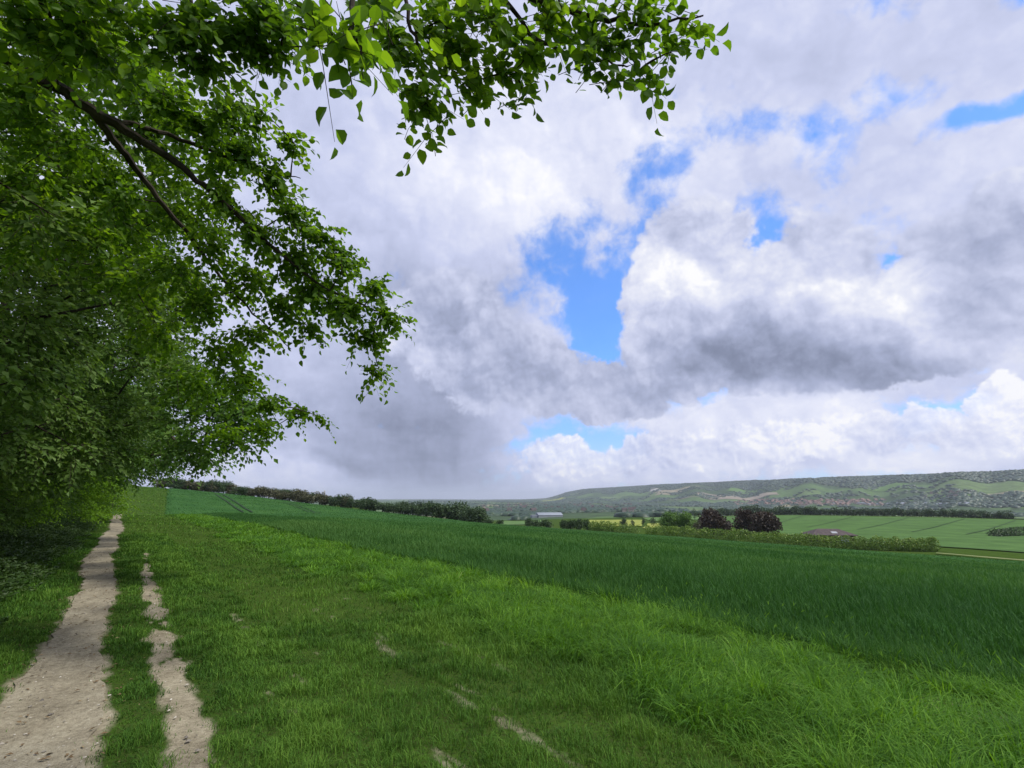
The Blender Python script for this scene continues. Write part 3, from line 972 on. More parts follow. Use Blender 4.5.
for (px, py, s, rp, w) in [
    # lower limb fan
    (395, 318, 4.6, 16, .5), (378, 290, 4.6, 18, .6), (372, 340, 4.6, 20, .7), (380, 372, 4.7, 12, .35), (350, 262, 4.6, 22, .8), (350, 310, 4.6, 26, 1), (325, 240, 4.6, 24, .9), (320, 290, 4.7, 30, 1.3),
    (300, 215, 4.6, 24, .9), (300, 262, 4.7, 30, 1.2), (285, 310, 4.9, 26, 1.), (310, 330, 4.9, 14, .35), (275, 180, 4.6, 26, 1), (262, 230, 4.6, 30, 1.1), (250, 280, 4.9, 30, 1.2), (255, 335, 5.1, 22, .8),
    (295, 145, 4.6, 14, .4), (245, 150, 4.5, 26, 1), (225, 200, 4.4, 24, .8), (215, 245, 4.8, 28, 1), (205, 300, 5.0, 32, 1.3), (225, 350, 5.2, 26, 1.), (245, 380, 5.4, 26, .9), (270, 405, 5.8, 20, .7),
    (300, 412, 6.2, 14, .4), (322, 418, 6.2, 7, .12), (200, 385, 5.6, 34, 1.2), (265, 430, 6.4, 18, .6), (230, 435, 6.4, 24, .8), (160, 330, 5.2, 34, 1.2), (130, 280, 5.0, 36, 1.2), (170, 270, 4.9, 30, 1),
    (200, 120, 4.2, 28, 1), (230, 105, 4.0, 26, .9), (262, 112, 4.2, 16, .4), (165, 95, 3.9, 30, 1), (120, 70, 3.7, 32, 1), (60, 55, 3.5, 34, 1), (20, 90, 3.7, 34, 1), (60, 140, 4.1, 34, 1.), (20, 170, 4.3, 36, 1), (120, 200, 4.5, 24, .6), (90, 240, 4.8, 36, 1.1), (30, 240, 4.9, 40, 1.2),
    (90, 150, 5.6, 40, 1.3), (150, 105, 5.4, 36, 1.2), (180, 170, 5.6, 36, 1.1), (205, 215, 5.8, 34, 1.), (125, 235, 5.8, 36, 1.2), (165, 215, 5.6, 30, .9), (225, 165, 5.4, 28, .8), (60, 190, 5.6, 40, 1.3), (20, 130, 5.4, 40, 1.3), (110, 185, 5.8, 34, 1.), (235, 125, 5.2, 26, .7), (80, 100, 5.2, 34, 1.), (180, 130, 5.2, 28, .7),
    # near sprays top left
    (20, 15, 2.4, 60, .9), (80, 20, 2.5, 55, .8), (140, 15, 2.5, 50, .8), (190, 10, 2.5, 45, .7), (200, 50, 2.6, 40, .7), (240, 30, 2.6, 36, .6), (270, 50, 2.7, 26, .4), (285, 25, 2.7, 30, .5), (270, 5, 2.6, 30, .5), (110, 55, 3.0, 46, .8), (50, -10, 2.4, 60, .8),
    # overhead limb
    (345, 20, 1.35, 45, .32), (355, 35, 1.3, 30, .2), (390, 5, 1.7, 34, .25), (310, 5, 2.3, 24, .3), (395, 30, 2.3, 30, .5), (420, 55, 2.35, 28, .45), (425, 90, 2.35, 24, .4), (415, 108, 2.35, 12, .15), (434, 128, 2.35, 9, .12), (428, 100, 2.35, 16, .2),
    (440, 20, 2.35, 34, .6), (470, 50, 2.4, 30, .5), (480, 80, 2.4, 22, .3), (500, 20, 2.4, 36, .6), (515, 70, 2.4, 28, .42), (525, 95, 2.4, 12, .12), (535, 45, 2.4, 28, .45), (560, 10, 2.4, 30, .5), (595, 20, 2.4, 28, .45), (600, 60, 2.4, 20, .3), (615, 75, 2.4, 12, .15), (625, 40, 2.4, 24, .35), (645, 65, 2.4, 16, .2), (650, 15, 2.4, 24, .3), (680, 30, 2.4, 18, .2), (672, 52, 2.4, 12, .12), (700, 20, 2.4, 14, .14), (704, 12, 2.4, 8, .08),
    (480, -10, 2.4, 36, .5), (560, -25, 2.4, 36, .4), (640, -20, 2.4, 30, .3),
]:
    cl.append(pclump(px, py, s, rp * (.85 if OVER(px, py, s) else 1), w * (.6 if OVER(px, py, s) else 1)))
# unseen rest of the crown above and behind, so that the tree is whole
for _ in range(16):
    a = rng.uniform(0, 6.28); rr_ = rng.uniform(1, 3.5)
    cl.append((hero_base + np.array([math.cos(a) * rr_ - .8, math.sin(a) * rr_ - .5, rng.uniform(5.5, 9)]), .9, 1.2))
HERO_LEAF = .062
build_tree('overhanging_tree', 'nearest tree, its dark limb and large bright leaves hanging into the view', 'tree', hero_base, 7.5, .22, cl, HERO_LEAF, M['leaf_hero'],
           n_spray=40, m=9, L=.29, fancy=True, droop=.3, limbs=limbs, tw_r=.0022, k_branch=.55, center=at(200, 150, 4.2), aspect=.76)

# trees along the wood edge
def edge_tree(name, label, u0, v0, h, ru, rv, zc, rz, leaf, nclump, n_spray, mat, L=.6, m=8, over=1.0, group='trees along the wood edge', lowest=1.6, extra=()):
    x, y = uv2xy(u0, v0)
    b = np.array([x, y, float(zt(x, y))])
    cl = []
    while len(cl) < nclump:
        q = norm(rng.normal(0, 1, 3)) * rng.random() ** .3
        if q[1] < -.55: continue
        uu_, vv_, zz_ = u0 + q[0] * ru, v0 + over + q[1] * rv, zc + q[2] * rz
        if zz_ < lowest: continue
        xx, yy = uv2xy(uu_, vv_)
        cl.append((np.array([xx, yy, b[2] + zz_]), rng.uniform(.5, .95) * (L / .6), rng.uniform(.6, 1.2)))
    cl += [pclump(*e) for e in extra]
    return build_tree(name, label, 'tree', b, h * .8, .09 + h * .012, cl, leaf, mat, group, n_spray=n_spray, m=m, L=L, tw_r=.004)


edge_tree('edge_tree', 'grey green leaved tree filling the left edge of the view', 8.2, -4.2, 10, 3.6, 3.3, 4.9, 4.2, .112, 150, 44, M['leaf_wall'], L=.42)
edge_tree('edge_tree', 'second tree of the wood edge, its leaves dull green behind the near limb', 13.5, -3.9, 10.5, 3.6, 4.0, 5.0, 4.0, .12, 130, 42, M['leaf_wall'], L=.5)
edge_tree('edge_tree', 'tree of the wood edge whose low boughs lean over the path', 19.5, -3.6, 10, 3.8, 4.6, 4.9, 3.8, .13, 110, 38, M['leaf_mid'], L=.6, lowest=2.5,
          extra=[(205, 440, 9.5, 22, 1), (185, 452, 10.5, 22, 1), (228, 424, 9, 20, .9), (246, 402, 8.5, 20, .9), (215, 405, 9, 24, 1), (190, 420, 10, 26, 1.1), (172, 458, 13, 18, 1), (238, 440, 9, 14, .6), (204, 458, 11, 12, .6), (160, 468, 16, 12, .8), (172, 436, 12, 24, 1), (225, 380, 9, 24, 1), (190, 385, 10, 28, 1.1), (255, 425, 8.5, 12, .5), (150, 455, 14, 20, 1)])
edge_tree('edge_tree', 'dark tree of the wood edge farther along the path', 27, -3.8, 10.5, 4.4, 4.6, 5.2, 4.0, .17, 90, 32, M['leaf_wall'], L=.75, lowest=2.5)
edge_tree('edge_tree', 'far leaning tree of the wood edge above the end of the path', 36, -3.6, 10, 5., 4.4, 5., 3.9, .22, 80, 28, M['leaf_mid'], L=.9, lowest=2.5)
edge_tree('edge_tree', 'last tree of the wood edge before the hill', 48, -4.4, 10, 6, 4.2, 5., 3.9, .28, 70, 26, M['leaf_wall'], L=1.1, lowest=2.5)
# trees inside the wood
for i, (uu_, vv_) in enumerate(((11, -8.5), (16, -9), (22, -9), (29, -9), (38, -9.5), (50, -10))):
    edge_tree('wood_tree', 'dark tree standing inside the wood behind the edge trees', uu_, vv_, 12, 4, 4, 5.6, 5.2, .30, 46, 26, M['leaf_wall'], L=.9, m=7, over=.3, group='trees inside the wood', lowest=.6)


# understorey shrubs at the wood edge
def shrub(label, u0, v0, ru, rv, h, leaf, ncl, nsp, mat, L=.4, m=8, group='shrubs at the wood edge', name='shrub'):
    x, y = uv2xy(u0, v0)
    b = np.array([x, y, float(zt(x, y))])
    cl = []
    for _ in range(ncl):
        q = norm(rng.normal(0, 1, 3)) * rng.random() ** .35
        uu_, vv_ = u0 + q[0] * ru, v0 + q[1] * rv
        zz_ = h * (.12 + .88 * abs(q[2]) ** .8)
        xx, yy = uv2xy(uu_, vv_)
        cl.append((np.array([xx, yy, b[2] + zz_]), rng.uniform(.3, .5) * L / .4, rng.uniform(.7, 1.2)))
    return build_tree(name, label, 'shrub', b, h * .7, .05, cl, leaf, mat, group, n_spray=nsp, m=m, L=L, tw_r=.003)


for (lab, uu_, vv_, ru, rv, h, leaf, ncl, nsp, mt, L) in (
    ('low dark shrub at the left edge beside the verge', 13.5, -3.1, 2.4, 1.2, 2.6, .08, 46, 34, 'leaf_mid', .36),
    ('dull green shrub under the near trees', 18, -3.2, 2.6, 1.25, 2.8, .09, 44, 32, 'leaf_wall', .42),
    ('lime green shrub brightening the foot of the wood', 23.5, -2.8, 2.6, 1.4, 3.2, .10, 40, 30, 'leaf_lime', .48),
    ('dark shrub between two lime green ones', 29, -3.2, 2.8, 1.3, 2.9, .12, 36, 28, 'leaf_mid', .55),
    ('pale lime shrub reaching towards the path', 34, -2.3, 2.8, 1.6, 3.6, .13, 36, 28, 'leaf_lime', .6),
    ('lime shrub where the path meets the wood', 41, -1.9, 3.4, 1.8, 4.0, .16, 34, 26, 'leaf_lime', .7),
    ('last green shrub at the end of the path', 50, -2.6, 4, 2.2, 3.6, .2, 34, 24, 'leaf_mid', .9)):
    shrub(lab, uu_, vv_, ru, rv, h, leaf, ncl, nsp, M[mt], L)

# ------------------------------------------------------------------ distant trees, hedges
def far_crown(h, w, n, leaf, lobes=9, low=.1, seed=1):
    """crown centred on x=y=0 with its foot at z=0: clumps of leaf faces spread over uneven lobes"""
    r = np.random.default_rng(seed)
    acc = Acc()
    cz = h * (.46 + low * .5)
    P_, N_ = [], []
    for i in range(lobes):
        a = r.uniform(0, 6.28); k = r.uniform(.15, .62)
        c = np.array([math.cos(a) * w * .5 * k, math.sin(a) * w * .5 * k, cz + r.uniform(-.32, .34) * h * (1 - k * .5)])
        rad = w * r.uniform(.2, .33)
        m_ = n // lobes
        q = norm(r.normal(0, 1, (m_, 3)))
        rr_ = r.random((m_, 1)) ** .3
        p = c + q * rad * rr_ * np.array([1, 1, min(1.2, h / w * .9)])
        P_.append(p); N_.append(q)
    P_ = np.vstack(P_); N_ = np.vstack(N_)
    P_[:, 2] = np.clip(P_[:, 2], h * low, h * 1.02)
    D = norm(r.normal(0, 1, P_.shape) - np.array([0, 0, .2]))
    leaves(acc, P_, D, N_ + r.normal(0, .5, P_.shape), leaf * r.uniform(.6, 1.3, len(P_)), np.clip(.5 * fbm(P_[:, 0] / w * 5, P_[:, 1] / w * 5, P_[:, 2] / w * 5, seed=seed, oct=2) + .5 * r.random(len(P_)), 0, 1), aspect=.8)
    return acc


def far_tree_proto(name, label, group, h, w, n, leaf, mat, loc, seed, cat='tree', low=.12, rz=0, lobes=9):
    root = empty(name, loc, label, cat, group, rz)
    link('crown', far_crown(h, w, n, leaf, lobes, low, seed).mesh('crown', mat), root)
    t = Acc()
    tube(t, np.array([[0, 0, -.3], [0, 0, h * .3], [w * .03, 0, h * .7]]), [w * .035, w * .028, w * .01], 6)
    for q in range(4):
        a = q * 1.7 + seed
        tube(t, np.array([[0, 0, h * .3], [math.cos(a) * w * .15, math.sin(a) * w * .15, h * .5], [math.cos(a) * w * .3, math.sin(a) * w * .3, h * .66]]), [w * .018, w * .012, w * .004], 5)
    link('trunk', t.mesh('trunk', M['bark'], True), root)
    return root


# line of trees along the top of the far field
line_px = np.array([160, 200, 240, 280, 320, 360, 400, 440, 478])
top_px = np.array([478, 479, 484, 488, 492, 498, 501, 503.5, 506])
protos = {}
for i in range(58):
    px = 158 + i * 5.6 + rng.uniform(-3, 3)
    r = np.interp(px, [158, 240, 320, 400, 480], [272, 268, 262, 248, 228]) + rng.uniform(-6, 8)
    g = polar(px, r)
    ty = np.interp(px, line_px, top_px) + rng.uniform(-2.5, 3)
    ztop = EYE + ray(px, ty)[2] * r
    h = max(4.5, ztop - g[2])
    brown = (px < 360 and rng.random() < .42)
    kind = 'brown' if brown else 'green'
    key = (kind, i % 3)
    if px > 420: h *= rng.uniform(.85, 1.12)
    lab = 'brownish half bare tree in the line above the far wheat field' if brown else 'dull green tree in the line above the far wheat field'
    if key not in protos:
        o = far_tree_proto('field_edge_tree', lab, 'trees lining the far wheat field', 10, 10.5, 1300, .85, M['leaf_brown' if brown else 'leaf_far'], g, 100 + i, low=.0, lobes=12)
        protos[key] = o
    else:
        o = copy_tree(protos[key])
        o['label'] = lab
    o.location = g; o.rotation_euler = (0, 0, rng.uniform(0, 6.28))
    wd_ = max(h / 10, .62) * rng.uniform(.95, 1.5); o.scale = (wd_, wd_, h / 10)

# bushes along the crest in the middle
pr = None
for i, (px, r, h, w) in enumerate(((489, 205, 3.2, 5), (500, 205, 2.6, 4), (528, 215, 3.5, 4), (536, 205, 4.4, 6), (546, 205, 3.6, 6), (563, 200, 4.2, 5), (570, 200, 4.0, 5), (578, 198, 4.3, 5), (586, 196, 3.6, 4))):
    g = polar(px, r)
    lab = 'low bush on the crest of the wheat field beside the far trees' if px < 510 else 'low dark bush on the crest of the wheat field before the valley'
    if pr is None:
        pr = far_tree_proto('crest_bush', lab, 'bushes on the crest', 4, 6, 700, .5, M['leaf_far'], g, 40, cat='bush', low=.03); o = pr
    else:
        o = copy_tree(pr); o['label'] = lab
    zt_ = EYE + ray(px, 518.5 + rng.uniform(-1.5, 1))[2] * r
    h = max(1.8, zt_ - g[2])
    o.location = g; o.scale = (w / 6, w / 6, h / 4); o.rotation_euler = (0, 0, i * 1.3)


def hedge(name, label, pts, hs, depth, n, leaf, mat, seed):
    """pts ground points along the hedge, hs heights"""
    r = np.random.default_rng(seed)
    pts = np.asarray(pts); k = np.linspace(0, 1, len(pts))
    t = r.random(n)
    c = np.stack([np.interp(t, k, pts[:, 0]), np.interp(t, k, pts[:, 1])], -1)
    z = zt(c[:, 0], c[:, 1])
    hh = np.interp(t, k, hs) * (.78 + .5 * fbm(t * len(pts) * 7, t * 0 + seed, seed=seed, oct=3))
    d = norm(np.gradient(pts[:, :2], axis=0).mean(0)[None])[0]
    nr = np.array([-d[1], d[0]])
    a = r.uniform(0, 2 * np.pi, n); rad = r.random(n) ** .3
    lat = np.cos(a) * rad * depth * .5
    vert = (.5 + .5 * np.sin(a) * rad) * hh
    P = np.stack([c[:, 0] + nr[0] * lat, c[:, 1] + nr[1] * lat, z + vert], -1)
    base = np.array([pts[0][0], pts[0][1], float(zt(pts[0][0], pts[0][1]))])
    acc = Acc()
    N_ = np.stack([nr[0] * np.cos(a), nr[1] * np.cos(a), np.sin(a)], -1) + r.normal(0, .5, (n, 3))
    tn = np.clip(.6 * fbm(P[:, 0] / 2, P[:, 1] / 2, P[:, 2] / 2, seed=seed + 3, oct=2) + .4 * r.random(n), 0, 1)
    tn = np.where(r.random(n) < .07 * (vert / hh > .5), 1, tn * .9)
    leaves(acc, P - base, norm(r.normal(0, 1, (n, 3))), N_, leaf * r.uniform(.6, 1.3, n), tn, aspect=.8)
    root = empty(name, base, label, 'hedge')
    link('foliage', acc.mesh('foliage', mat), root)
    return root


def hline(spec):
    return [polar(px, r) for px, r in spec]


hedge('hedge', 'short end of the clipped hedge, left of the gap in it', hline([(588, 172), (600, 171), (615, 170), (637, 168)]), [3.0, 3.4, 3.2, 3.0], 2.8, 2600, .42, M['leaf_hedge'], 201)
hedge('hedge', 'long hawthorn hedge crossing below the copper beeches and the barn', hline([(643, 168), (700, 166), (760, 166), (820, 168), (880, 172), (928, 178)]), [3.1, 3.5, 3.9, 3.5, 3.3, 3.4], 3.2, 15000, .40, M['leaf_hedge'], 202)
hedge('hedge', 'dark hedge climbing the field at the right edge', hline([(984, 330), (1005, 350), (1035, 380)]), [3., 4., 5.5], 5.0, 2500, .7, M['leaf_far'], 203)

for (nm, lab, px, r, ty, wpx, n, mt, sd, grp) in (
    ('green_tree', 'round fresh green tree, the left one of a pair behind the hedge', 667, 235, 511.5, 20, 2600, 'leaf_round', 301, 'pair of green trees behind the hedge'),
    ('green_tree', 'round fresh green tree beside the copper beeches', 682, 230, 511, 20, 2600, 'leaf_round', 302, 'pair of green trees behind the hedge'),
    ('copper_beech', 'broadest dark purple copper beech, next to the green trees', 710, 228, 504.5, 33, 5200, 'leaf_copper', 303, 'copper beeches behind the hedge'),
    ('copper_beech', 'narrow upright copper beech between the two broad ones', 741, 236, 506.5, 20, 3600, 'leaf_copper', 304, 'copper beeches behind the hedge'),
    ('copper_beech', 'low rounded copper beech nearest the barn', 762, 226, 510, 29, 4200, 'leaf_copper', 305, 'copper beeches behind the hedge'),
    ('small_tree', 'small round tree at the near edge of the yellow field', 622, 330, 517, 9, 900, 'leaf_far', 306, None),
    ('small_tree', 'smaller bush like tree right of the round one by the yellow field', 631, 330, 518, 5, 500, 'leaf_far', 307, None),
    ('small_tree', 'tiny tree between yellow field and pasture', 642, 380, 516, 5, 500, 'leaf_far', 308, None),
    ('small_tree', 'thin tree beyond the pair of green trees', 693, 480, 507, 6, 500, 'leaf_far', 309, None),
    ('small_tree', 'low wide tree at the edge of the pasture', 652, 390, 516.5, 8, 500, 'leaf_far', 310, None),
    ('small_tree', 'brownish shrub tucked between green trees and copper beech', 694, 222, 519, 11, 700, 'leaf_brown', 311, None)):
    g = polar(px, r)
    depth = g[1] * CP
    w = wpx / F * depth
    h = EYE + ray(px, ty)[2] * r - g[2]
    far_tree_proto(nm, lab, grp, h, w * 1.06, n, w * .06 + .18, M[mt], g, sd, low=.05, lobes=11)

# belt of trees beyond the far wheat field
protos = []
for i in range(74):
    px = 690 + i * 4.3 + rng.uniform(-1.5, 1.5)
    r = np.interp(px, [690, 760, 830, 1010], [640, 630, 625, 620]) + rng.uniform(-12, 26)
    g = polar(px, r)
    h = np.interp(px, [690, 735, 750, 780, 830, 900, 1000], [5, 9.5, 11, 9.5, 8, 7.5, 6.5]) * rng.uniform(.8, 1.2)
    if len(protos) < 4:
        o = far_tree_proto('belt_tree', '', None, 10, 11, 420, 1.5, M['leaf_far'], g, 400 + i, low=.02); protos.append(o)
    else:
        o = copy_tree(protos[i % 4])
    tag(o, 'green tree in the dark belt beyond the far wheat field', 'tree', 'belt of trees beyond the far field')
    o.location = g; o.scale = (h / 10 * 1.1, h / 10 * 1.1, h / 10); o.rotation_euler = (0, 0, rng.uniform(0, 6.28))

# far woods and hedgerows across the valley and ridge: crowns too many to count
def far_woods():
    acc = Acc()
    P = []
    x, y, r = wedge(90000, 700, 8200, 1.25, az=(-12, 56))
    th = np.degrees(np.arctan2(x, y)); d = np.interp(th, RID_T, RID_D); q = r / d
    nz = fbm(x / 260., y / 260., seed=31, oct=4)
    # hedgerow lines: cell borders
    cs = 210.
    gx, gy = x / cs + (fbm(x / 500, y / 500, seed=32) - .5) * 2, y / (cs * 1.5) + (fbm(x / 500, y / 500, seed=33) - .5) * 2
    bx_, by_ = np.abs(gx - np.round(gx)), np.abs(gy - np.round(gy))
    line = (np.minimum(bx_ * cs, by_ * cs * 1.5) < 9) & (nz > .44)
    wood = (nz + .30 * sstep(.70, .95, q) * sstep(3, 9, th) > .57)
    crest = (q > .97) & (q < 1.04) & (th > 5)
    keep = (wood & (rng.random(len(x)) < .95)) | (line & (rng.random(len(x)) < .75)) | (crest & (rng.random(len(x)) < .6))
    x, y, r = x[keep], y[keep], r[keep]
    n = len(x)
    z = zt(x, y)
    ico = np.array([[0, 0, 1], [.9, 0, .35], [.28, .86, .35], [-.73, .53, .35], [-.73, -.53, .35], [.28, -.86, .35], [1, .3, -.4], [0, 1, -.4], [-1, .2, -.4], [-.5, -.95, -.4], [.6, -.85, -.4]])
    fc = np.array([[0, 1, 2], [0, 2, 3], [0, 3, 4], [0, 4, 5], [0, 5, 1], [1, 6, 2], [2, 6, 7], [2, 7, 3], [3, 7, 8], [3, 8, 4], [4, 8, 9], [4, 9, 5], [5, 9, 10], [5, 10, 1], [1, 10, 6]])
    hh = rng.uniform(4.5, 9, n); ww = rng.uniform(6, 13, n)
    jit = rng.uniform(.75, 1.25, (n, 11, 1))
    V = ico[None] * jit * np.stack([ww, ww, hh * .6], -1)[:, None] + np.stack([x, y, z + hh * .35], -1)[:, None]
    f = (np.arange(n)[:, None, None] * 11 + fc[None]).reshape(-1, 3)
    acc.add(V.reshape(-1, 3), f, np.repeat(rng.random(n), 11))
    return acc, n


acc, nw = far_woods()
print('far crowns', nw)
tag(link('distant_woods', acc.mesh('distant_woods', M['leaf_woods'], True)), 'hazy woods and hedgerows across the valley and up the long ridge', 'woods', kind='stuff')

# fields and chalk on the ridge, seen at a distance
def far_patch(name, quad, mat, off, rmin, label=None):
    patch(name, [ground(px, py, rmin=rmin) for px, py in quad], mat, off, label, nx=30, ny=10, wob=120)


far_patch('pale_field', [(693, 495), (778, 495.5), (775, 492.5), (700, 491.5)], M['pale_field'], 2.0, 1800)
far_patch('pale_field', [(672, 500), (752, 500.5), (740, 498), (690, 497.5)], M['pale_field'], 2.0, 1500)
far_patch('chalk_pit', [(646, 491.5), (660, 491.5), (661, 489), (650, 488.6)], M['chalk'], 3.0, 2500)
far_patch('pasture', [(725, 491), (770, 490), (765, 487.5), (735, 488)], M['pasture'], 2.5, 2500)
far_patch('pasture', [(868, 490.5), (918, 489.5), (905, 484), (875, 485)], M['pasture'], 2.5, 1800)
far_patch('pasture', [(905, 502), (985, 500.5), (975, 496.5), (915, 498)], M['pasture'], 2.0, 1500)
far_patch('rapeseed_field', [(536, 502), (560, 500), (566, 498), (545, 499.5)], M['rape'], 2.5, 2500)

# ------------------------------------------------------------------ buildings
def box_verts(x0, x1, y0, y1, z0, z1):
    return np.array([[x0, y0, z0], [x1, y0, z0], [x1, y1, z0], [x0, y1, z0], [x0, y0, z1], [x1, y0, z1], [x1, y1, z1], [x0, y1, z1]])


BOXF = np.array([[0, 3, 2, 1], [4, 5, 6, 7], [0, 1, 5, 4], [1, 2, 6, 5], [2, 3, 7, 6], [3, 0, 4, 7]])


def mbox(name, dims, mat, parent):
    return link(name, make_mesh(name, box_verts(*dims), BOXF, [mat]), parent)


def gable(name, x0, x1, y0, y1, z0, z1, mat, parent, hip=0., t=.15):
    ym = (y0 + y1) / 2
    v = np.array([[x0, y0, z0], [x1, y0, z0], [x1, y1, z0], [x0, y1, z0], [x0 + hip, ym, z1], [x1 - hip, ym, z1]])
    v = np.vstack([v, v - np.array([0, 0, t])])
    f = np.array([[0, 1, 5, 4], [2, 3, 4, 5], [0, 4, 3, 3], [1, 2, 5, 5], [6, 10, 11, 7], [8, 11, 10, 9]])
    quads = [[0, 1, 5, 4], [2, 3, 4, 5], [6, 10, 11, 7], [8, 11, 10, 9], [0, 6, 7, 1], [1, 7, 8, 2], [2, 8, 9, 3], [3, 9, 6, 0]]
    tris = [[0, 4, 3], [1, 2, 5]] if hip else [[0, 4, 3], [1, 2, 5]]
    me = bpy.data.meshes.new(name)
    me.from_pydata(v.tolist(), [], quads + tris)
    me.materials.append(mat); me.update()
    return link(name, me, parent)


M['tile'] = plain_mat('weathered roof tiles', [(.3, (.055, .045, .045)), (.7, (.11, .09, .088))], scale=1.5)
M['redtile'] = plain_mat('red roof tiles', [(.3, (.17, .12, .102)), (.7, (.25, .18, .155))], scale=.3)
M['brick'] = plain_mat('pale walls', [(.3, (.30, .24, .20)), (.7, (.42, .36, .31))], scale=.5)
M['white_sheet'] = plain_mat('white roof sheeting', [(.3, (.19, .215, .25)), (.7, (.26, .285, .32))], scale=.05)
M['grey_clad'] = plain_mat('grey cladding', [(.3, (.28, .30, .32)), (.7, (.36, .38, .40))], scale=.1)
M['timber'] = plain_mat('dark weatherboard', [(.3, (.05, .04, .035)), (.7, (.09, .075, .065))], scale=2)
M['glass'] = plain_mat('dark window', [(.3, (.02, .025, .03)), (.7, (.04, .045, .05))], scale=1, rough=.15, spec=.6)
M['metal'] = plain_mat('galvanised steel', [(.3, (.25, .26, .27)), (.7, (.36, .37, .38))], scale=2, rough=.5)

g = polar(823, 205)
bar = empty('barn', g, 'low dark barn with a hipped roof showing over the hedge', 'barn', rz=-.18)
ztop = EYE + ray(823, 528.5)[2] * 205 - g[2]
zev = EYE + ray(823, 534)[2] * 205 - g[2]
mbox('wall', (-6.2, 6.2, -4, 4, -.3, zev), M['timber'], bar)
gable('roof', -7.2, 7.2, -4.7, 4.7, zev, ztop, M['tile'], bar, hip=4.0)
sk = link('skylight', make_mesh('skylight', np.array([[-.2, -3.4, zev + (ztop - zev) * .28 + .06], [1.6, -3.4, zev + (ztop - zev) * .28 + .06], [1.6, -2.1, zev + (ztop - zev) * .55 + .06], [-.2, -2.1, zev + (ztop - zev) * .55 + .06]]), np.array([[0, 1, 2, 3]]), [M['grey_clad']]), bar)
mbox('door', (2.0, 4.6, -4.06, -4.0, -.2, zev - .3), M['grey_clad'], bar)

g = ground(549, 517, rmin=700)
wh = empty('warehouse', g, 'long white roofed warehouse in the valley', 'warehouse', rz=.15)
rr_ = math.hypot(g[0], g[1])
lw = 24 / F * g[1] * CP
mbox('wall', (-lw / 2, lw / 2, -14, 14, -1, 3.6), M['grey_clad'], wh)
gable('roof', -lw / 2 - .4, lw / 2 + .4, -14.6, 14.6, 3.6, 7.5, M['white_sheet'], wh)
mbox('annex', (-lw / 2 - lw * .25, -lw / 2 - .5, -10, 8, -1, 3.4), M['white_sheet'], wh)

# houses of the villages in the valley
def house_proto(name, label, group, loc, roofm):
    root = empty(name, loc, label, 'house', group)
    mbox('wall', (-5, 5, -4, 4, -1, 5), M['brick'], root)
    gable('roof', -5.5, 5.5, -4.6, 4.6, 5, 8.6, roofm, root)
    mbox('chimney', (3.2, 4.1, -.4, .4, 7.2, 9.8), M['redtile'], root)
    return root


hp = {}
def village(px0, px1, py0, py1, n, key, label, group, rmin, sc=1.0):
    for i in range(n):
        g = ground(rng.uniform(px0, px1), rng.uniform(py0, py1), rmin=rmin)
        if key not in hp:
            o = house_proto('house', label, group, g, M['redtile' if key == 'red' else 'tile' if key == 'grey' else 'white_sheet']); hp[key] = o
        else:
            o = copy_tree(hp[key]); o['label'] = label; o['group'] = group
        o.location = g; o.rotation_euler = (0, 0, rng.choice([0, .3, 1.57, 1.9, -.3]) + rng.normal(0, .1))
        s = sc * rng.uniform(.85, 1.25); o.scale = (s, s, s)


village(735, 885, 500.5, 505.8, 170, 'red', 'tiny red roofed house in the hazy town at the foot of the ridge', 'houses of the town at the foot of the ridge', 1500, 1.0)
village(480, 640, 504, 513, 60, 'grey', 'tiny grey roofed house scattered through the valley on the left', 'houses in the valley', 1000, 1.1)
village(925, 965, 493, 498, 16, 'grey', 'tiny grey roofed house in the village on the ridge slope', 'houses on the ridge slope', 1500, .85)
village(830, 975, 503.8, 505.6, 40, 'pale', 'tiny pale roofed building in the long row beyond the tree belt', 'pale buildings beyond the tree belt', 1200, .75)

# mast above the tree line
g = polar(324, 275)
mt_ = empty('radio_mast', g, 'thin grey mast rising above the line of trees', 'mast')
hm = EYE + ray(324, 490)[2] * 275 - g[2]
a_ = Acc(); tube(a_, np.array([[0, 0, -.2], [0, 0, hm * .6], [0, 0, hm]]), [.28, .22, .12], 8)
link('pole', a_.mesh('pole', M['metal'], True), mt_)
a_ = Acc()
for q in range(3):
    c_, s_ = math.cos(q * 2.094), math.sin(q * 2.094)
    tube(a_, np.array([[c_ * .35, s_ * .35, hm - 2.2], [c_ * .35, s_ * .35, hm - .4]]), [.16, .16], 6)
link('aerials', a_.mesh('aerials', M['metal'], True), mt_)

# ------------------------------------------------------------------ sky
SUN_EL, SUN_AZ = 54., 108.          # degrees; azimuth clockwise from the viewing direction
HAZE = 0.5 / 7500.


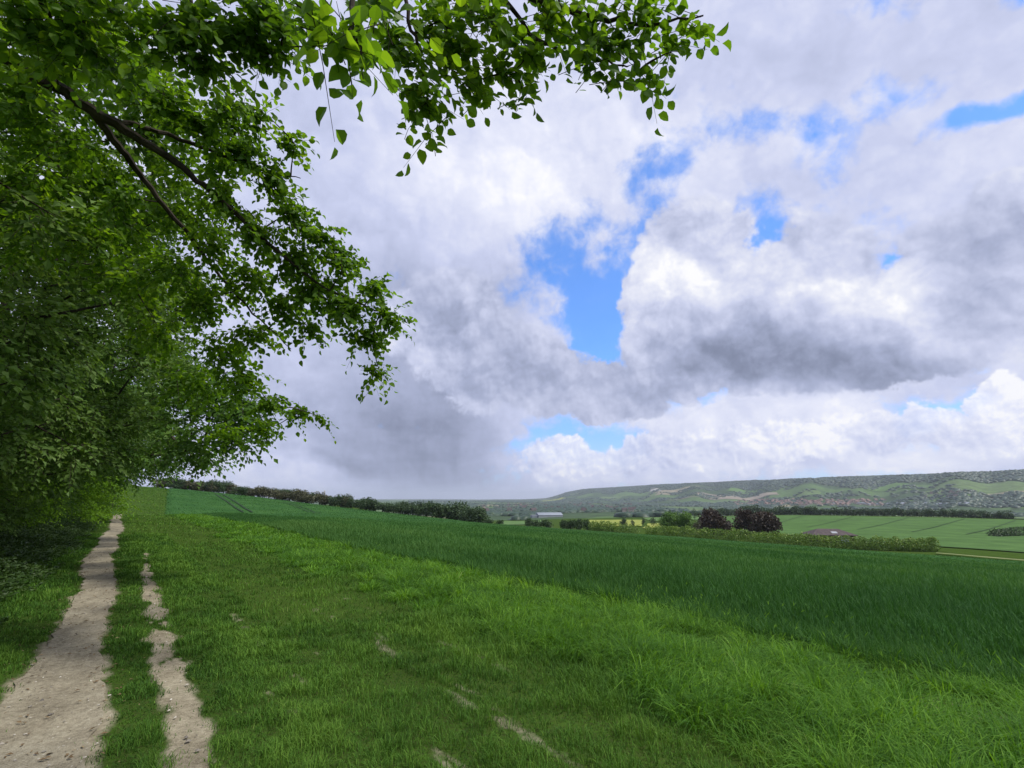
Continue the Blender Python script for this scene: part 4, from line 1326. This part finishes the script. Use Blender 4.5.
def build_world():
    w = bpy.data.worlds.new('World'); scn.world = w; w.use_nodes = True
    nt = w.node_tree; nt.nodes.clear()
    lk = nt.links.new
    sky = nd(nt, 'ShaderNodeTexSky', sky_type='NISHITA'); sky.sun_disc = False
    sky.sun_elevation = math.radians(SUN_EL); sky.sun_rotation = math.radians(SUN_AZ)
    sky.air_density = 1.0; sky.dust_density = .6; sky.ozone_density = 1.6
    dirv = nd(nt, 'ShaderNodeTexCoord').outputs['Generated']
    sep = nd(nt, 'ShaderNodeSeparateXYZ'); lk(dirv, sep.inputs[0])
    dx, dy, dz = sep.outputs
    A = math_(nt, 'MULTIPLY', math_(nt, 'ARCTAN2', dx, dy), 57.2958)
    E = math_(nt, 'MULTIPLY', math_(nt, 'ARCSINE', dz), 57.2958)
    ae = nd(nt, 'ShaderNodeCombineXYZ'); lk(A, ae.inputs[0]); lk(E, ae.inputs[1])
    # clouds layer plane
    den = math_(nt, 'ADD', math_(nt, 'MAXIMUM', dz, 0.), .16)
    q = nd(nt, 'ShaderNodeCombineXYZ'); lk(math_(nt, 'DIVIDE', dx, den), q.inputs[0]); lk(math_(nt, 'DIVIDE', dy, den), q.inputs[1])
    Q = q.outputs[0]

    def shift(vec, off):
        n = nd(nt, 'ShaderNodeVectorMath', operation='ADD'); lk(vec, n.inputs[0]); n.inputs[1].default_value = off
        return n.outputs[0]

    def warp(base, src, scale, amt, detail=5, rough=.6):
        n = nd(nt, 'ShaderNodeTexNoise'); setin(n, Scale=scale, Detail=detail, Roughness=rough); lk(src, n.inputs['Vector'])
        s = nd(nt, 'ShaderNodeVectorMath', operation='SUBTRACT'); lk(n.outputs['Color'], s.inputs[0]); s.inputs[1].default_value = (.5, .5, .5)
        m = nd(nt, 'ShaderNodeVectorMath', operation='MULTIPLY_ADD'); lk(s.outputs[0], m.inputs[0]); m.inputs[1].default_value = (amt, amt, 0); lk(base, m.inputs[2])
        return m.outputs[0]

    AEs = warp(ae.outputs[0], dirv, 3.0, 13, 5, .58)       # strongly warped, for soft masses
    AEc = warp(ae.outputs[0], dirv, 8.0, 6.5, 6, .60)      # crisper, for cumulus outlines

    def aepix(px, py):
        d = at(px, py, 1) - np.array([0, 0, EYE]); d = d / np.linalg.norm(d)
        return math.degrees(math.atan2(d[0], d[1])), math.degrees(math.asin(d[2]))

    def blob(vec, px, py, rx, ry, rot=0.):
        a, e = aepix(px, py)
        a2, e1 = aepix(px + rx, py); a1, e2 = aepix(px, py - ry)
        sx = math.hypot(a2 - a, (e1 - e)); sy = math.hypot(a1 - a, e2 - e)
        tilt = math.atan2(e1 - e, a2 - a)
        mp = nd(nt, 'ShaderNodeMapping', vector_type='TEXTURE')
        mp.inputs['Location'].default_value = (a, e, 0); mp.inputs['Rotation'].default_value = (0, 0, math.radians(rot) + tilt)
        mp.inputs['Scale'].default_value = (sx, sy, 1)
        lk(vec, mp.inputs['Vector'])
        g = nd(nt, 'ShaderNodeTexGradient', gradient_type='SPHERICAL'); lk(mp.outputs[0], g.inputs[0])
        return g.outputs['Fac']

    def total(vec, specs):
        acc = None
        for (px, py, rx, ry, rot, wt) in specs:
            b = blob(vec, px, py, rx, ry, rot)
            acc = math_(nt, 'MULTIPLY', b, wt) if acc is None else math_(nt, 'MULTIPLY_ADD', b, wt, acc)
        return acc

    def union(vec, specs):
        acc = None
        for (px, py, rx, ry, rot, wt) in specs:
            b = math_(nt, 'MULTIPLY', blob(vec, px, py, rx, ry, rot), wt)
            acc = b if acc is None else math_(nt, 'SMOOTH_MAX', acc, b, .15)
        return acc

    def smooth(x, a, b):
        n = nd(nt, 'ShaderNodeMapRange', interpolation_type='SMOOTHSTEP'); lk(x, n.inputs[0]); n.inputs[1].default_value = a; n.inputs[2].default_value = b
        return n.outputs[0]

    sunv = Vector((math.sin(math.radians(SUN_AZ)) * .5, math.cos(math.radians(SUN_AZ)) * .5, .7))
    def billow(vec, scale, det=4, rough=.5):
        v = nd(nt, 'ShaderNodeTexVoronoi', feature='F1'); v.normalize = True
        setin(v, Scale=scale, Detail=det, Roughness=rough, Lacunarity=2.1)
        lk(vec, v.inputs['Vector'])
        return math_(nt, 'SUBTRACT', 1., math_(nt, 'MULTIPLY', v.outputs['Distance'], 1.35))

    wn = nd(nt, 'ShaderNodeTexNoise'); setin(wn, Scale=7., Detail=5, Roughness=.6); lk(dirv, wn.inputs['Vector'])
    wd = nd(nt, 'ShaderNodeVectorMath', operation='MULTIPLY_ADD'); lk(wn.outputs['Color'], wd.inputs[0]); wd.inputs[1].default_value = (.11, .11, .11); lk(dirv, wd.inputs[2])
    DW = wd.outputs[0]                       # direction bent a little, so that puffs are ragged
    n1 = noise(nt, Q, 1.1, 6, .56, .3)
    n2 = billow(DW, 6.5, 3)
    n2b = billow(shift(DW, tuple(sunv * .022)), 6.5, 1)
    n3 = noise(nt, dirv, 19, 6, .60, .2)
    n3b = noise(nt, shift(dirv, tuple(sunv * .010)), 19, 5, .60, .2)
    relief = math_(nt, 'SUBTRACT', n2, n2b)
    relief3 = math_(nt, 'SUBTRACT', n3, n3b)

    # --- layer 1: broken high sheet with blue gaps
    gaps = total(AEs, [
        (608, 338, 58, 62, -15, 1.45), (655, 250, 44, 80, -34, .85), (565, 275, 100, 90, 0, .72), (612, 360, 56, 34, 0, 1.0),
        (715, 128, 100, 70, 10, .52), (800, 150, 90, 54, 0, .62), (655, 172, 44, 60, 0, .62), (760, 200, 120, 60, 0, .18), (720, 250, 90, 60, 0, .1), (620, 200, 60, 60, 0, .25), (965, 128, 90, 22, 24, .85), (1015, 102, 60, 22, 22, .40), (1003, 6, 60, 50, 0, 1.0), (890, 280, 36, 22, 0, 1.0),
        (740, 240, 80, 50, 0, .5), (875, 110, 60, 36, 0, .5), (700, 350, 40, 26, 0, .2), (850, 20, 60, 40, 0, .35),
        (580, 428, 90, 36, 0, .9), (940, 385, 120, 26, 0, .75), (990, 350, 60, 20, 0, .5), (880, 466, 320, 20, 0, .95), (640, 480, 140, 12, 0, .7), (700, 400, 110, 20, 0, .45), (550, 448, 70, 26, 0, .5)])
    cov = math_(nt, 'ADD', math_(nt, 'MULTIPLY', math_(nt, 'SUBTRACT', n1, .5), .9), math_(nt, 'MULTIPLY', math_(nt, 'SUBTRACT', n2, .5), .9))
    cov = math_(nt, 'ADD', cov, math_(nt, 'MULTIPLY_ADD', math_(nt, 'SUBTRACT', n3, .5), 1.0, .44))
    cov = math_(nt, 'SUBTRACT', cov, math_(nt, 'MULTIPLY', gaps, 1.0))
    a1 = math_(nt, 'MULTIPLY_ADD', smooth(cov, -.20, .32), .90, .10)
    tone = total(AEs, [
        (520, 170, 190, 150, 0, .22), (450, 240, 150, 120, 0, .06), (650, 120, 120, 90, 0, .06), (880, 230, 160, 70, 0, .14), (760, 270, 120, 60, 0, .12), (640, 420, 260, 60, 0, .12), (900, 420, 200, 60, 0, .2),
        (420, 300, 140, 110, 0, -.32), (470, 320, 110, 80, 20, -.18), (330, 425, 190, 80, 0, -.26), (430, 405, 160, 110, 0, -.22), (520, 250, 90, 60, 0, -.04), (300, 200, 120, 130, 0, -.06), (340, 40, 160, 80, 0, -.02),
        (800, 60, 160, 60, 0, -.12), (960, 40, 100, 60, 0, -.10), (700, 90, 90, 40, 0, -.06), (990, 200, 90, 60, 0, -.02), (470, 470, 90, 40, 0, -.06), (350, 457, 60, 13, 0, -.30), (280, 470, 120, 40, 0, .16), (435, 455, 60, 80, 0, -.16), (390, 440, 40, 60, 0, -.06)])
    t1 = math_(nt, 'ADD', math_(nt, 'MULTIPLY', tone, .85), .735)
    t1 = math_(nt, 'ADD', t1, math_(nt, 'MULTIPLY', math_(nt, 'SUBTRACT', n1, .5), .34))
    t1 = math_(nt, 'ADD', t1, math_(nt, 'MULTIPLY', math_(nt, 'SUBTRACT', n2, .5), .20))
    t1 = math_(nt, 'ADD', t1, math_(nt, 'MULTIPLY', relief, .5))
    t1 = math_(nt, 'ADD', t1, math_(nt, 'MULTIPLY', relief3, .16))
    rs = nd(nt, 'ShaderNodeCombineXYZ'); lk(math_(nt, 'MULTIPLY', A, .35), rs.inputs[0]); lk(math_(nt, 'MULTIPLY_ADD', A, .02, math_(nt, 'MULTIPLY', E, .035)), rs.inputs[1])
    shaft = noise(nt, rs.outputs[0], 1., 3, .55)
    t1 = math_(nt, 'SUBTRACT', t1, math_(nt, 'MULTIPLY', math_(nt, 'MULTIPLY', blob(ae.outputs[0], 425, 455, 110, 90), shaft), .30))
    CR = [(0, (.17, .195, .28)), (.25, (.27, .305, .44)), (.5, (.42, .465, .655)), (.72, (.60, .645, .87)), (.9, (.82, .845, .99)), (1, (1.0, 1.0, 1.03))]
    c1 = ramp(nt, t1, CR)

    skyc = mixc(nt, 1., sky.outputs[0], mixc(nt, smooth(E, 3., 16.), (.10, .135, .22), (.085, .165, .27)), 'MULTIPLY')
    cur = mixc(nt, a1, skyc, c1)

    # --- layer 2: horizon cumulus, white and crisp
    hz = union(AEc, [(560, 455, 60, 26, 0, 1), (600, 462, 70, 22, 0, .9), (650, 455, 90, 26, 0, 1), (720, 448, 120, 26, 0, 1), (800, 442, 120, 28, 0, 1), (870, 438, 110, 30, 0, 1), (940, 432, 90, 34, 0, 1), (990, 405, 42, 40, 0, 1.1), (1010, 425, 60, 40, 0, 1), (640, 468, 200, 10, 0, .8), (545, 470, 60, 14, 0, .8)])
    h = math_(nt, 'ADD', hz, math_(nt, 'MULTIPLY', math_(nt, 'MULTIPLY', math_(nt, 'SUBTRACT', n3, .5), 1.1), smooth(hz, .02, .25)))
    ah = smooth(h, .26, .44)
    th_ = math_(nt, 'ADD', .80, math_(nt, 'MULTIPLY', relief3, .8))
    th_ = math_(nt, 'ADD', th_, math_(nt, 'MULTIPLY', math_(nt, 'SUBTRACT', n2, .5), .8))
    eb = smooth(E, 1.0, 9.)
    th_ = math_(nt, 'ADD', th_, math_(nt, 'MULTIPLY', math_(nt, 'SUBTRACT', eb, .5), .12))
    cur = mixc(nt, math_(nt, 'MULTIPLY', ah, .92), cur, ramp(nt, th_, CR))

    # --- layer 3: the big grey cumulus with a dark flat base
    big = union(AEc, [(540, 382, 70, 46, 0, .9), (610, 396, 80, 36, 0, 1), (680, 356, 84, 60, 0, 1.1), (720, 335, 100, 80, 0, 1.15), (790, 330, 120, 90, 0, 1.2), (870, 330, 120, 84, 0, 1.15), (940, 305, 120, 90, -8, 1.1), (1010, 270, 110, 110, 0, 1.1), (668, 300, 56, 60, 0, 1.0), (700, 262, 90, 80, 0, .8), (820, 262, 110, 70, 0, .6), (930, 250, 90, 60, 0, .6), (1070, 310, 100, 90, 0, 1), (490, 362, 90, 60, 0, .8), (450, 320, 90, 70, 0, .6)])
    bn = math_(nt, 'ADD', math_(nt, 'MULTIPLY', math_(nt, 'SUBTRACT', n2, .5), .7), math_(nt, 'MULTIPLY', math_(nt, 'SUBTRACT', n3, .5), .45))
    b = math_(nt, 'MULTIPLY_ADD', bn, smooth(big, .02, .2), big)
    ab = smooth(b, .17, .31)
    bd = total(AEs, [(590, 392, 100, 34, 0, -.16), (690, 378, 130, 40, 0, -.30), (790, 374, 150, 42, 0, -.32), (890, 364, 120, 36, 0, -.28), (770, 345, 190, 56, 0, -.20), (985, 300, 110, 60, -8, -.26), (990, 250, 70, 40, 0, -.12), (490, 372, 110, 70, 0, -.22), (450, 310, 90, 70, 0, -.2), (535, 340, 70, 60, 0, -.10), (650, 296, 60, 44, 0, .22), (690, 280, 80, 40, 0, .16), (800, 290, 120, 36, 0, .16), (890, 290, 90, 30, 0, .14), (720, 320, 60, 30, 0, .05)])
    tb = math_(nt, 'ADD', math_(nt, 'ADD', bd, .70), math_(nt, 'MULTIPLY', relief, 1.0))
    tb = math_(nt, 'ADD', tb, math_(nt, 'MULTIPLY', relief3, .40))
    tb = math_(nt, 'ADD', tb, math_(nt, 'MULTIPLY', math_(nt, 'SUBTRACT', n2, .5), .3))
    CB = [(0, (.165, .19, .28)), (.25, (.24, .275, .40)), (.5, (.40, .445, .63)), (.72, (.62, .66, .86)), (.9, (.83, .85, .96)), (1, (1, 1, 1.02))]
    cur = mixc(nt, ab, cur, ramp(nt, tb, CB))
    # below the horizon: plain ground tone
    cur = mixc(nt, smooth(E, -3., -.5), (.10, .13, .10), cur)
    sc10 = mixc(nt, 1., cur, (10., 10., 10.), 'MULTIPLY')
    w.cycles.sampling_method = 'MANUAL'; w.cycles.sample_map_resolution = 512
    bg = nd(nt, 'ShaderNodeBackground'); bg.inputs['Strength'].default_value = .1
    lk(sc10, bg.inputs['Color'])
    out = nd(nt, 'ShaderNodeOutputWorld'); lk(bg.outputs[0], out.inputs['Surface'])


build_world()

sun = bpy.data.lights.new('sun', 'SUN'); sun.energy = 4.2; sun.angle = math.radians(12); sun.color = (1, .955, .88)
so = bpy.data.objects.new('sun', sun); col.objects.link(so)
el, az = math.radians(SUN_EL), math.radians(SUN_AZ)
d = Vector((math.sin(az) * math.cos(el), math.cos(az) * math.cos(el), math.sin(el)))
so.rotation_euler = d.to_track_quat('Z', 'Y').to_euler()
so.location = (0, 0, 60)

# haze: one closed box of even air around everything
if HAZE > 0:
    m, nt = new_mat('valley haze')
    pv = nd(nt, 'ShaderNodeVolumePrincipled'); setin(pv, Density=HAZE, Anisotropy=.2); pv.inputs['Color'].default_value = (.80, .88, 1.0, 1)
    o = nd(nt, 'ShaderNodeOutputMaterial'); nt.links.new(pv.outputs[0], o.inputs['Volume'])
    v = box_verts(-26000, 26000, -26000, 26000, -72, 235)
    tag(link('haze', make_mesh('haze', v, BOXF, [m])), 'thin bluish haze over the valley', 'haze', kind='stuff')

# ------------------------------------------------------------------ camera and render settings
cam = bpy.data.cameras.new('camera'); cam.sensor_width = 36; cam.lens = 36 * F / W
cam.clip_start = .05; cam.clip_end = 90000
co = bpy.data.objects.new('camera', cam); col.objects.link(co)
co.location = (0, 0, EYE); co.rotation_euler = (math.pi / 2 + PITCH, 0, 0)
scn.camera = co
vs = scn.view_settings
scn.display_settings.display_device = 'sRGB'
vs.view_transform = 'Standard'; vs.look = 'None'; vs.exposure = 0.; vs.gamma = 1; vs.use_curve_mapping = False
cy = scn.cycles
cy.max_bounces = 8; cy.diffuse_bounces = 3; cy.glossy_bounces = 2; cy.transmission_bounces = 4; cy.volume_bounces = 0; cy.transparent_max_bounces = 6
cy.use_denoising = True
cy.sample_clamp_indirect = 4
